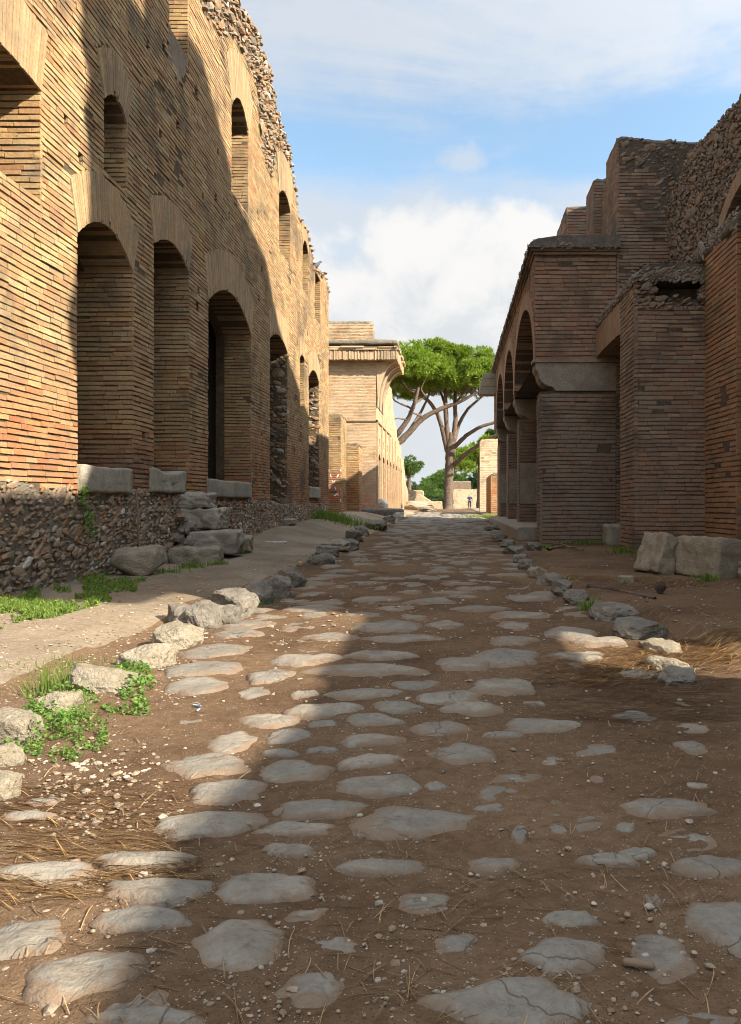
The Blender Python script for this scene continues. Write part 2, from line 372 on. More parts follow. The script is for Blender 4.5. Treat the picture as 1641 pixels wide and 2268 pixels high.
def lay(u0, u1, v0, v1, ops=(), topf=None, keep=None, h=.053, joint=.013, lmin=.17, lmax=.30, p=.010, wave=.008, seed=0, extra=None, damage=.0, botf=None):
    """courses of bricks inside [u0,u1]x[v0,v1] less the openings -> array of u0,u1,v0,v1,protrusion"""
    r = np.random.default_rng(seed); out = []
    v = v0
    while v < v1-.01:
        hh = h*r.uniform(.92, 1.1); vm = v+hh*.45
        cuts = sorted(c for c in (o.span(vm) for o in ops) if c)
        segs, a = [], u0
        for c in cuts:
            if c[0] > a: segs.append((a, c[0]))
            a = max(a, c[1])
        if a < u1: segs.append((a, u1))
        for (a, b) in segs:
            if b-a < .03: continue
            n = int((b-a)/lmin) + 3
            e = a - r.uniform(.1, .9)*lmax + np.concatenate([[0], np.cumsum(r.uniform(lmin, lmax, n))]); e = e[(e > a+.045) & (e < b-.045)]
            e = np.concatenate([[a], e, [b]]); n = len(e)-1
            lo, hi = e[:-1].copy(), e[1:].copy()
            lo[1:] += .003; hi[:-1] -= .003
            out.append(np.stack([lo, hi, np.full(n, v), np.full(n, v+hh-joint*r.uniform(.8, 1.25)), np.full(n, p)], 1))
        v += hh
    if not out: return np.zeros((0, 5))
    A = np.concatenate(out); uc, vc = (A[:, 0]+A[:, 1])/2, (A[:, 2]+A[:, 3])/2
    k = np.ones(len(A), bool)
    if topf is not None: k &= A[:, 3] < topf(uc) + .03*vnoise(uc*6, vc*6, seed)
    if botf is not None: k &= A[:, 2] > botf(uc)
    if keep is not None: k &= keep(uc, vc)
    if damage > 0:
        dn = fbm(uc*1.6, vc*1.6, seed+5, 3)
        k &= ~((dn > 1.02-damage) & (r.random(len(A)) < .5))
        A[:, 4] -= np.clip(dn-.3, 0, 1)*.014
        A[:, 3] -= (dn > .3)*np.abs(r.normal(0, .004, len(A)))
    A[:, 4] += r.normal(0, .002, len(A)) + .004*vnoise(uc*.9, vc*.9, seed+9)
    A[:, 4] = np.clip(A[:, 4], .002, .05)
    dz = wave*(vnoise(uc*.55, vc*.35, seed+2) + .5*vnoise(uc*1.7, vc*.6, seed+3)); A[:, 2] += dz; A[:, 3] += dz
    sag = r.normal(0, .0018, len(A)); A[:, 2] += sag; A[:, 3] += sag
    return A[k]
def bricks(mb, A, O, U, N, V=(0, 0, 1), back=.03, rag=.004, seed=1):
    if len(A) == 0: return mb
    r = np.random.default_rng(seed); O, U, N, V = (np.asarray(q, float) for q in (O, U, N, V))
    n = len(A); u0, u1, v0, v1, p = A.T
    us = np.stack([u0, u1, u1, u0]*2, 1); vs = np.stack([v0, v0, v1, v1]*2, 1)
    ns = np.stack([np.full(n, -back)]*4 + [p]*4, 1)
    us[:, 4:] += r.normal(0, .0012, (n, 4)); vs[:, 4:] += r.normal(0, rag*.6, (n, 4)); ns[:, 4:] += r.normal(0, rag*.3, (n, 4))
    H = O + us[..., None]*U + vs[..., None]*V + ns[..., None]*N
    return mb.hexa(H, skip=(0,))
def core(mb, O, U, N, us, botf, topf, ops, thick, holes=()):
    """wall body with cut openings, reveals and ragged top"""
    O, U, N = (np.asarray(q, float) for q in (O, U, N)); Z = np.array([0, 0, 1.])
    P = lambda u, v, n: O + u*U + v*Z + n*N
    us = np.unique(np.round(np.concatenate([us, [o.u0 for o in ops], [o.u1 for o in ops]]), 4))
    for a, b in zip(us[:-1], us[1:]):
        m = (a+b)/2; act = sorted((o for o in ops if o.u0 < m < o.u1), key=lambda o: o.vb)
        s = (float(botf(a)), float(botf(b)))
        caps = []
        for o in act:
            caps.append((s, (o.vb, o.vb))); s = (float(o.top(a)), float(o.top(b)))
            mb.quad(P(a, s[0], 0), P(b, s[1], 0), P(b, s[1], -thick), P(a, s[0], -thick))
            mb.quad(P(a, o.vb, 0), P(b, o.vb, 0), P(b, o.vb, -thick), P(a, o.vb, -thick))
        e = (float(topf(a)), float(topf(b))); caps.append((s, e))
        mb.quad(P(a, e[0], 0), P(b, e[1], 0), P(b, e[1], -thick), P(a, e[0], -thick))
        for lo, hi in caps:
            if hi[0]-lo[0] < .004 and hi[1]-lo[1] < .004: continue
            for n in (0, -thick): mb.quad(P(a, lo[0], n), P(b, lo[1], n), P(b, hi[1], n), P(a, hi[0], n))
    for o in ops:
        for u in (o.u0, o.u1): mb.quad(P(u, o.vb, 0), P(u, o.vs, 0), P(u, o.vs, -thick), P(u, o.vb, -thick))
    for u in (us[0], us[-1]): mb.quad(P(u, float(botf(u)), 0), P(u, float(topf(u)), 0), P(u, float(topf(u)), -thick), P(u, float(botf(u)), -thick))
    return mb
def arch(mb, o, O, U, N, depth=.5, p=.009, pitch=.042, seed=0, rag=.002, break_=0.0):
    """voussoir bricks standing over an opening"""
    r = np.random.default_rng(seed); O, U, N = (np.asarray(q, float) for q in (O, U, N)); Z = np.array([0, 0, 1.])
    u, v, a, b = o.curve(200); L = np.concatenate([[0], np.cumsum(np.hypot(np.diff(u), np.diff(v)))])
    n = max(4, int(L[-1]/pitch)); e = np.linspace(0, L[-1], n+1); g = .0028
    I = lambda q, arr: np.interp(q, L, arr)
    lo, hi = e[:-1]+g, e[1:]-g
    low = r.uniform(-.006, .004, n) + (r.random(n) < break_)*r.uniform(0, .07, n); hi_t = o.tv + r.uniform(-.012, .012, n)
    def pt(q, t, nn): return O + (I(q, u)+I(q, a)*t)[:, None]*U + (I(q, v)+I(q, b)*t)[:, None]*Z + np.asarray(nn).reshape(-1, 1)*N
    pf = p + r.normal(0, rag*.6, n); bk = np.full(n, -depth)
    # wedge: bottom edge on the intrados, top edge wider
    H = np.stack([pt(lo, low, bk), pt(hi, low, bk), pt(hi, hi_t, bk), pt(lo, hi_t, bk), pt(lo, low, pf), pt(hi, low, pf), pt(hi, hi_t, pf), pt(lo, hi_t, pf)], 1)
    return mb.hexa(H)
_t = (1+5**.5)/2
ICO_V = np.array([[-1,_t,0],[1,_t,0],[-1,-_t,0],[1,-_t,0],[0,-1,_t],[0,1,_t],[0,-1,-_t],[0,1,-_t],[_t,0,-1],[_t,0,1],[-_t,0,-1],[-_t,0,1]])/math.hypot(1, _t)
ICO_F = np.array([[0,11,5],[0,5,1],[0,1,7],[0,7,10],[0,10,11],[1,5,9],[5,11,4],[11,10,2],[10,7,6],[7,1,8],[3,9,4],[3,4,2],[3,2,6],[3,6,8],[3,8,9],[4,9,5],[2,4,11],[6,2,10],[8,6,7],[9,8,1]])
def lumps(mb, C, sx, sy, sz, U, V, N, seed=0, rag=.22):
    """irregular small stones centred on C with half sizes along U, V, N"""
    r = np.random.default_rng(seed); n = len(C)
    if n == 0: return mb
    U, V, N = (np.asarray(q, float) for q in (U, V, N))
    B = ICO_V[None]*(1 + r.normal(0, rag, (n, 12, 1))); th = r.uniform(0, 6.28, n)*.12
    B = np.sign(B)*np.abs(B)**.8
    x = (B[..., 0]*sx[:, None]); y = (B[..., 1]*sy[:, None]); z = (B[..., 2]*sz[:, None])
    x, y = x*np.cos(th)[:, None]-y*np.sin(th)[:, None], x*np.sin(th)[:, None]+y*np.cos(th)[:, None]
    W = C[:, None] + x[..., None]*U + y[..., None]*V + z[..., None]*N
    F = (np.arange(n)[:, None, None]*12 + ICO_F[None]).reshape(-1, 3)
    return mb.add(W.reshape(-1, 3), F)
def rubble(mb, O, U, N, u0, u1, v0, v1, mask=None, step=(.13, .075), size=1.0, depth=.035, seed=0, V=(0, 0, 1)):
    r = np.random.default_rng(seed); O, U, N, V = (np.asarray(q, float) for q in (O, U, N, V))
    gu, gv = np.meshgrid(np.arange(u0, u1, step[0]), np.arange(v0, v1, step[1])); gu = gu + (np.arange(gv.shape[0]) % 2)[:, None]*step[0]/2
    u = gu.ravel() + r.normal(0, step[0]*.2, gu.size); v = gv.ravel() + r.normal(0, step[1]*.2, gu.size)
    k = (u > u0) & (u < u1) & (v > v0-.02) & (v < v1)
    if mask is not None: k &= mask(u, v)
    u, v = u[k], v[k]; n = len(u)
    s = r.lognormal(-.05, .45, n)*size
    C = O + u[:, None]*U + v[:, None]*V + (r.normal(-.35*depth, depth*.4, n))[:, None]*N
    return lumps(mb, C, np.clip(step[0]*.52*s, .01, .2), np.clip(step[1]*.5*s*r.uniform(.7, 1.15, n), .008, .14), depth*r.uniform(.6, 1.4, n), U, V, N, seed+1)
_sph = {}
def sphere(sub):
    if sub not in _sph:
        bm = bmesh.new(); bmesh.ops.create_icosphere(bm, subdivisions=sub, radius=1)
        _sph[sub] = (np.array([v.co[:] for v in bm.verts]), np.array([[v.index for v in f.verts] for f in bm.faces])); bm.free()
    return _sph[sub]
def rotm(rz=0, rx=0, ry=0): return np.array((Matrix.Rotation(rz, 3, 'Z') @ Matrix.Rotation(ry, 3, 'Y') @ Matrix.Rotation(rx, 3, 'X')))
def rock(mb, c, size, seed=0, facets=14, sub=4, rough=.06, rz=0, rx=0, ry=0, boxy=.5, flat_top=None):
    """broken stone: rounded polyhedron cut by random planes, then roughened; c = base centre"""
    D, F = sphere(sub); r = np.random.default_rng(seed)
    Nn = r.normal(0, 1, (facets, 3)); Nn /= np.linalg.norm(Nn, axis=1)[:, None]; d = r.uniform(.72, 1.0, facets)
    ax = np.concatenate([np.eye(3), -np.eye(3)]); Nn = np.concatenate([Nn, ax + r.normal(0, .08, (6, 3))]); d = np.concatenate([d, np.full(6, boxy + .32)])
    Nn /= np.linalg.norm(Nn, axis=1)[:, None]
    q = D @ Nn.T; R = np.where(q > 1e-3, d/np.maximum(q, 1e-3), 9).min(1)
    R = np.minimum(R, 1.25)
    P = D*R[:, None]
    nn = fbm(P[:, 0]*2.2, P[:, 1]*2.2, seed, 4, P[:, 2]*2.2)
    P = P*(1 + rough*nn)[:, None]
    P = P*(np.array(size)/2) @ rotm(rz, rx, ry).T
    P[:, 2] -= P[:, 2].min()
    return mb.add(P + np.array(c), F)
def block(mb, c, size, seed=0, cuts=9, wear=.12, rough=.02, rz=0, rx=0, ry=0, dent=0.0, pits=0.0):
    """weathered squared block; c = base centre"""
    bm = bmesh.new(); bmesh.ops.create_cube(bm, size=2); bmesh.ops.subdivide_edges(bm, edges=bm.edges, cuts=cuts, use_grid_fill=True)
    bm.verts.ensure_lookup_table()
    P = np.array([v.co[:] for v in bm.verts]); F = np.array([[v.index for v in f.verts] for f in bm.faces]); bm.free()
    h = np.array(size)/2; Q = P*h; rr = wear*h.min()
    inner = np.clip(Q, -(h-rr), h-rr); dv = Q-inner; L = np.linalg.norm(dv, axis=1)
    dirn = P/np.linalg.norm(P, axis=1)[:, None]
    Q = np.where((L > 1e-9)[:, None], inner + dv/np.maximum(L, 1e-9)[:, None]*rr, Q)
    s = 1/h.max()
    n1 = fbm(Q[:, 0]*s*2.5, Q[:, 1]*s*2.5, seed, 4, Q[:, 2]*s*2.5); n2 = vnoise(Q[:, 0]*s*9, Q[:, 1]*s*9, seed+3, Q[:, 2]*s*9)
    Q = Q + dirn*(rough*n1 + rough*.35*n2 - pits*np.clip(n2-.35, 0, 1))[:, None]
    if dent: Q[:, 2] -= dent*np.clip(1-(Q[:, 0]/(h[0]*.75))**2, 0, 1)*(Q[:, 2] > 0)
    Q = Q @ rotm(rz, rx, ry).T; Q[:, 2] -= Q[:, 2].min()
    return mb.add(Q + np.array(c), F)
def tube(mb, pts, radii, seg=8, seed=0, rough=.08):
    P = np.array(pts, float); n = len(P)
    t = np.gradient(P, axis=0); t /= np.linalg.norm(t, axis=1)[:, None]
    up = np.array([.13, .31, .94]); a = np.cross(t, up); a /= np.linalg.norm(a, axis=1)[:, None]; b = np.cross(t, a)
    th = np.linspace(0, 2*math.pi, seg, endpoint=False)
    R = np.asarray(radii)[:, None]*(1 + rough*np.random.default_rng(seed).normal(0, 1, (n, seg)))
    V = P[:, None] + (R*np.cos(th))[..., None]*a[:, None] + (R*np.sin(th))[..., None]*b[:, None]
    i, j = np.meshgrid(np.arange(n-1), np.arange(seg), indexing='ij'); k = (j+1) % seg
    F = np.stack([i*seg+j, i*seg+k, (i+1)*seg+k, (i+1)*seg+j], -1).reshape(-1, 4)
    mb.add(V.reshape(-1, 3), F)
    return mb
def spline(pts, k=8):
    P = np.array(pts, float); t = np.arange(len(P)); q = np.linspace(0, len(P)-1, (len(P)-1)*k+1)
    out = np.stack([np.interp(q, t, P[:, i]) for i in range(P.shape[1])], 1)
    for _ in range(k//2+1): out[1:-1] = (out[:-2]+2*out[1:-1]+out[2:])/4
    return out
def prism(mb, prof, O, A, B, E, length, n=1):
    """closed profile (a,b) in axes A,B extruded along E"""
    O, A, B, E = (np.asarray(q, float) for q in (O, A, B, E)); p = np.array(prof); k = len(p)
    base = O + p[:, :1]*A + p[:, 1:]*B
    st = np.linspace(0, length, n+1); V = np.concatenate([base + s*E for s in st])
    F = [[r*k+i, r*k+(i+1) % k, (r+1)*k+(i+1) % k, (r+1)*k+i] for r in range(n) for i in range(k)]
    mb.add(V, F)
    c0, c1 = base.mean(0), base.mean(0)+length*E
    mb.add(base, [list(range(k))]); mb.add(base+length*E, [list(range(k))])
    return mb
EX, EY, EZ = np.eye(3)

# ---------------------------------------------------------------- LEFT: tall brick building
XL = -3.45
LB = empty('ruined_brick_building', (XL, 13, 0), 'tall golden brick ruin with arched shop doors along the left side', 'building')
O, U, N = (XL, 0, 0), EY, EX
doors = [Opening(7.27, 8.53, 1.12, 3.28, 3.56, .46, .75, 1.15), Opening(9.15, 10.36, 1.12, 3.80, 3.99, .50, .75, 1.15),
         Opening(11.18, 13.6, 1.08, 3.66, 4.06, .60, .7, .46), Opening(15.0, 16.6, .75, 3.92, 4.12, .50, .5, .8),
         Opening(19.1, 20.6, 1.12, 3.85, 4.1, .47, .5, .8)]
slot = Opening(17.97, 18.55, 3.0, 4.1, 4.2, .42, .3, .6)
wins = [Opening(5.1, 6.62, 3.32, 4.24, 4.30, .55, .9, 1.0), Opening(7.83, 8.37, 4.08, 4.80, 4.95, .44, .6, .8),
        Opening(9.64, 10.32, 6.62, 7.6, 7.8, .5, .6, .8), Opening(12.37, 13.39, 5.68, 7.02, 7.34, .72, .8, .9),
        Opening(15.8, 16.9, 5.85, 6.98, 7.2, .75, .7, .9), Opening(18.3, 18.98, 5.75, 6.75, 6.95, .4, .6, .8),
        Opening(20.0, 20.8, 5.5, 6.62, 6.64, 0, .1, .7)]
r = np.random.default_rng(3)
holes = []
for (y, z) in [(7.0, 4.15), (7.05, 5.6), (7.3, 3.95), (8.9, 5.9), (9.4, 6.2), (9.9, 5.5), (9.3, 5.1), (10.6, 6.3), (11.6, 5.9), (11.5, 5.2), (10.9, 5.0), (12.2, 5.2), (14.3, 5.0), (14.1, 4.4),
               (14.2, 3.0), (14.3, 2.0), (14.2, 1.35), (17.2, 2.6), (17.3, 1.9), (17.1, 3.5), (17.6, 4.3), (18.9, 4.8), (21.1, 3.6), (21.3, 2.8), (21.2, 4.4), (21.4, 2.0), (10.7, 3.6), (10.65, 3.4), (8.8, 1.5), (14.0, 5.9)]:
    holes.append(Opening(y, y+r.uniform(.08, .13), z, z+r.uniform(.07, .11), z+.115, 0))
TOPU = [4, 10, 11.6, 12.6, 13.3, 14.2, 15.1, 15.7, 16.8, 17.5, 17.85, 18.9, 19.5, 19.9, 20.1, 21.6, 22.2]
TOPZ = [9.6, 9.3, 8.9, 8.75, 8.95, 9.1, 8.9, 8.45, 8.25, 7.6, 7.2, 7.25, 7.0, 6.7, 6.7, 6.95, 6.7]
topL = lambda u: np.interp(u, TOPU, TOPZ) + .06*vnoise(np.asarray(u)*4, 0, 8) + .035*vnoise(np.asarray(u)*11, 0, 9)
baseL = lambda u: np.interp(u, [4, 8, 11, 14, 16, 22.2], [.93, .92, .88, .80, .74, .72]) + .04*vnoise(np.asarray(u)*3, 1, 12)
RZ = lambda u: np.interp(u, [4, 10.6, 10.9, 11.8, 12.4, 13.6, 14.0, 14.4, 15.1, 15.5, 16.2, 17.2, 17.5, 22.3], [99, 99, 7.55, 7.7, 8.15, 8.3, 8.0, 7.2, 6.95, 7.9, 8.0, 8.0, 99, 99]) + .08*vnoise(np.asarray(u)*5, 2, 6)
allops = doors + [slot] + wins + holes
us = np.arange(4, 22.21, .1)
core(MB(), O, U, N, us, lambda u: -.4, topL, allops, .6).build('wall_core', M['core'], LB)
mb = MB()
A = lay(4, 22.2, .70, 9.6, allops, lambda u: np.minimum(topL(u)-.03, RZ(u)), None, wave=.012, seed=21, damage=.16, botf=baseL, h=.0525, joint=.0125, p=.013)
# plaster remains under the upper window hide the bricks there
patch = lambda u, v: (v > 6.12+.1*vnoise(u*5, 0, 77)) & (v < 6.6) & (u > 9.62) & (u < 10.33-.9*np.clip(6.45-v, 0, 1))
A = A[~patch((A[:, 0]+A[:, 1])/2, A[:, 2])]
bricks(mb, A, O, U, N, seed=2).build('brick_facing', M['brick'], LB)
pl = MB()
for a_ in np.arange(9.5, 10.4, .06):
    for z_ in np.arange(5.7, 6.65, .06):
        if patch(a_+.03, z_+.03): pl.box((XL-.02, a_, z_), (XL+.008+.004*float(vnoise(a_*9, z_*9, 2)), a_+.06, z_+.06))
pl.build('plaster_patch', M['plaster'], LB)
names = ['door_arch']*5 + ['slot_arch'] + ['window_arch']*7
for i, o in enumerate(doors+[slot]+wins):
    if o.tv > 0: arch(MB(), o, O, U, N, depth=min(o.depth, .5), seed=40+i, pitch=.042, break_=.12, p=.022).build(names[i], M['voussoir'], LB)
# reveals: the side facing the camera is laid in brick, two are robbed to rubble
for i, o in enumerate(doors+[slot]+wins):
    Oj, Uj, Nj = (XL+.012, o.u1, 0), -EX, -EY
    mb = MB()
    if i in (3, 4):
        mb.quad((XL, o.u1+.003, o.vb), (XL-o.depth, o.u1+.003, o.vb), (XL-o.depth, o.u1+.003, o.vs), (XL, o.u1+.003, o.vs))
        mm = MB(); rubble(mm, (XL, o.u1, 0), Uj, Nj, .02, o.depth, .5, o.vs, step=(.11, .07), depth=.035, seed=60+i); mm.build('robbed_jamb', M['rubble'], LB)
    else:
        vt = float(o.vs)+(.05 if o.tv else 0)
        B = lay(0, o.depth, o.vb-.05, vt, seed=70+i, wave=.004, damage=.05, lmin=.15, lmax=.30, h=.0525, joint=.0125)
        bricks(mb, B, Oj, Uj, Nj, seed=80+i).build('door_jamb' if i < 5 else 'window_jamb', M['brick'], LB)
    d = MB()                                                       # masonry behind the reveal and the vault over the passage
    d.box((XL-o.depth-.02, o.u1+.002, o.vb-.3), (XL-.59, o.u1+.3, o.vc+.3)); d.box((XL-o.depth-.02, o.u0-.3, o.vb-.3), (XL-.59, o.u0-.002, o.vc+.3))
    if o.depth > .6: d.box((XL-o.depth-.02, o.u0-.3, o.vc+.004), (XL-.601, o.u1+.3, o.vc+.5))
    d.build('cross_wall', M['core'], LB)
# rooms behind: back wall, floors and ceilings keep the doors dark
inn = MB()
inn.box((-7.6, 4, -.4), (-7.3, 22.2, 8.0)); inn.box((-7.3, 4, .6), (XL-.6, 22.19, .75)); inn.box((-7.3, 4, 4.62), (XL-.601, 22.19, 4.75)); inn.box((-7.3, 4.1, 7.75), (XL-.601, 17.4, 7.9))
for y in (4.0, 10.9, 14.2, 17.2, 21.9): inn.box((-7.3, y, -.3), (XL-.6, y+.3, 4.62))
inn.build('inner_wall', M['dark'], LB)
# foundation of exposed rubble, upper core of exposed rubble
bed = MB(); ub = np.arange(4.05, 22.15, .12)
for p_, q_ in zip(ub[:-1], ub[1:]):
    for z0, z1 in ((-.3, 0), (0, .3), (.3, .6), (.6, None)):
        t0, t1 = (float(baseL(p_)), float(baseL(q_))) if z1 is None else (z1, z1)
        f = lambda y, z: (XL+.008+.008*float(vnoise(y*6, z*6, 33)), y, z)
        bed.quad(f(p_, z0), f(q_, z0), f(q_, t1), f(p_, t0))
bed.build('footing_mortar', M['conc'], LB)
fnd = MB(); rubble(fnd, (XL+.02, 0, 0), U, N, 4, 22.2, -.15, .98, lambda u, v: (v < baseL(u)+.03) & (v > gz0(np.full_like(u, XL), u)-.08), step=(.085, .045), depth=.02, seed=90, size=.85)
fnd.build('rubble_foundation', M['footing'], LB)
top = MB(); rubble(top, (XL+.01, 0, 0), U, N, 10.6, 17.6, 6.6, 9.5, lambda u, v: (v > RZ(u)) & (v < topL(u)) & ~np.array([any(s and s[0]-.02 < a < s[1]+.02 for s in [o.span(b) for o in wins]) for a, b in zip(u, v)], bool), step=(.115, .075), depth=.05, seed=91)
ut = np.repeat(np.arange(10.5, 22.2, .085), 6); n_ = len(ut); rr = np.random.default_rng(5)
C = np.stack([XL - np.tile(np.linspace(0, .58, 6), n_//6) + rr.normal(0, .02, n_), ut, topL(ut)+rr.normal(0, .025, n_)], 1)
lumps(top, C, rr.uniform(.03, .08, n_), rr.uniform(.03, .08, n_), rr.uniform(.02, .055, n_), EX, EY, EZ, 6)
top.build('rubble_core', M['rubble'], LB)
# travertine thresholds in the shop doors
for i, (y0, y1, z0, z1, dent) in enumerate([(7.27, 8.42, .88, 1.155, .02), (9.02, 10.12, .90, 1.185, .05), (11.12, 13.45, .86, 1.125, .01), (19.12, 20.5, .88, 1.17, 0)]):
    b = MB(); block(b, (XL-.155, (y0+y1)/2, z0), (y1-y0, .45, z1-z0), seed=i+3, cuts=12, wear=.16, rough=.012, dent=dent, pits=.02, rz=math.pi/2); b.build('threshold', M['travertine'], LB, smooth=True)

# ---------------------------------------------------------------- RIGHT: arcaded building
RA = empty('arcaded_brick_building', (1.5, 14.2, 0), 'brown brick building with a row of shadowed arches on the right side', 'building')
YF, YE, XF = 14.2, 28.0, 1.5
Or, Ur, Nr = (XF, 0, 0), EY, -EX
arches = [Opening(14.55, 19.0, 3.3, 3.42, 4.78, .32, 0, .6, 'round'), Opening(19.25, 22.75, 3.3, 3.46, 4.8, .32, 0, .6, 'round'), Opening(23.0, 26.6, 3.3, 3.46, 4.8, .32, 0, .6, 'round')]
core(MB(), Or, Ur, Nr, np.arange(YF, YE+.01, .15), lambda u: 3.3, lambda u: 5.24, arches, .55).build('wall_core', M['core_dark'], RA)
mb = MB(); A = lay(YF, YE, 3.3, 5.2, arches, seed=101, damage=.05, h=.072, joint=.017); bricks(mb, A, Or, Ur, Nr, seed=3)
# front wall facing the camera: upper brickwork, string course, console, pier
B = lay(0, 1.46, 3.36, 5.2, seed=102, damage=.06, h=.076, joint=.018); bricks(mb, B, (XF-.012, YF, 0), EX, -EY, seed=4)
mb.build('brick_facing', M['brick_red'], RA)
for i, o in enumerate(arches): arch(MB(), o, Or, Ur, Nr, depth=.55, seed=110+i, pitch=.05).build('street_arch', M['voussoir_dark'], RA)
MB().box((XF+.56, YF+.001, 3.3), (2.955, YF+.5, 5.24)).box((XF+.001, YF+.001, 3.28), (XF+.57, YF+.34, 5.235)).build('front_wall', M['core_dark'], RA)
cn = MB(); cn.box((XF-.05, YF-.045, 3.305), (2.95, YF+.3, 3.36)); cn.build('string_course', M['brick_dark'], RA)
prof = [(XF+.0, 3.30), (XF-.0, 3.2), (XF+.02, 3.16), (XF+.05, 3.12), (XF+.07, 3.03), (XF+.12, 2.95), (XF+.2, 2.895), (XF+.31, 2.865), (XF+.34, 2.83), (XF+.36, 2.80), (2.95, 2.80), (2.95, 3.30)]
for k, (y, l) in enumerate([(YF-.02, .55), (19.0, .5), (22.7, .5), (26.6, .5)]):
    prism(MB(), prof if k == 0 else [(a, b+(-.02)) for a, b in prof], (0, y, 0), EX, EZ, EY, l, 2).build('console', M['stucco_dark'], RA)
for k, (y, x0, x1) in enumerate([(YF, 1.58, 2.94), (19.0, 1.60, 2.9), (22.7, 1.60, 2.9), (26.6, 1.60, 2.9)]):
    dpt = .6 if k == 0 else (1.4 if k == 3 else .55)
    pf = MB(); MB().box((x0+.012, y+.012, -.2), (x1, y+dpt-.012, 2.79)).build('pier_core', M['core_dark'], RA)
    keepf = None if k == 0 else (lambda u, v: (v < .75) | (v > 1.75))
    B = lay(0, x1-x0, -.02, 2.74, seed=120+k, damage=.12, h=.076, keep=keepf, wave=.014, joint=.017); bricks(pf, B, (x0, y+.012, 0), EX, -EY, seed=5+k)
    B = lay(0, dpt, .02, 2.70, seed=130+k, damage=.08, h=.076, joint=.017); bricks(pf, B, (x0+.012, y, 0), EY, -EX, seed=9+k)
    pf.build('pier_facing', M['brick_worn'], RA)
    if k: MB().box((x0+.03, y-.004, .76), (x1-.03, y+.02, 1.74)).build('plaster_panel', M['stucco_dark'], RA)
# interior behind the arches
MB().box((3.3, YF+.5, -.2), (3.6, YE, 5.2)).box((1.62, YE-.3, -.2), (3.6, YE, 5.2)).box((XF+.55, YF+.4, 5.0), (3.6, YE, 5.23)).build('inner_wall', M['core_dark'], RA)
# end of the street wall: brown brick seen edge-on under the last arch
# cornice: three projecting courses under a rough concrete roof
cor = MB()
def cornice(mb, x, y0, y1, z0, z1, out):
    rc = np.random.default_rng(int(z0*1000)); y = y0-out
    while y < y1:
        l = rc.uniform(.25, .6); o2 = out*rc.uniform(.75, 1.05) if y > y0 else out; mb.box((x-o2, y, z0+rc.uniform(-.004, .004)), (x+.5, min(y+l-.006, y1), z1)); y += l
    xx = x+.5
    while xx < 2.95:
        l = rc.uniform(.25, .6); mb.box((xx, y0-out*rc.uniform(.6, 1.05), z0+rc.uniform(-.004, .004)), (min(xx+l, 3.0)-.006, y0+.6, z1)); xx += l
cornice(cor, XF, YF, YE, 5.24, 5.285, .045); cornice(cor, XF, YF, YE, 5.287, 5.335, .09)
cor.build('cornice', M['brick_dark'], RA)
rf = MB(); n_ = 0
yy = np.arange(YF-.14, YE+.05, .12)
prof = [(XF-.13, 5.337), (XF-.14, 5.38), (XF-.10, 5.43), (XF+.05, 5.49), (XF+.4, 5.54), (3.0, 5.56), (3.0, 5.337)]
pp = np.array(prof); Vv = []
for y in yy:
    q = pp.copy(); q[:5, 0] += .03*vnoise(np.arange(5)*3.3, y*3, 4); q[1:6, 1] += .022*vnoise(np.arange(5)*2.3, y*4, 5)
    Vv.append(np.stack([q[:, 0], np.full(7, y), q[:, 1]], 1))
k = 7; Fv = [[a*k+i, a*k+(i+1) % k, (a+1)*k+(i+1) % k, (a+1)*k+i] for a in range(len(yy)-1) for i in range(k)]
rf.add(np.concatenate(Vv), Fv); rf.add(Vv[0], [list(range(7))])
rf.build('concrete_roof', M['conc_dark'], RA, smooth=True)
ed = MB(); rubble(ed, (0, YF-.13, 0), EX, -EY, XF-.1, 2.95, 5.34, 5.50, None, step=(.07, .035), depth=.013, seed=151); rubble(ed, (XF-.13, 0, 0), EY, -EX, YF, YE, 5.34, 5.43, None, step=(.09, .04), depth=.014, seed=152)
ed.build('concrete_edge', M['conc_rubble'], RA)
# stone platform before the arches
b = MB(); prism(b, [(1.27, -.1), (1.27, .26), (1.29, .30), (1.33, .31), (3.3, .32), (3.3, -.1)], (0, 15.3, 0), EX, EZ, EY, 12.2, 30).build('platform', M['stucco_dark'], RA)
# balcony bracket at the far end
br = MB()
for z0, z1, out in ((4.75, 5.02, .50), (4.5, 4.74, .56), (5.03, 5.2, .44)): br.box((XF-out, 27.0, z0), (XF+.1, 27.7, z1))
br.build('bracket', M['tufa'], RA)

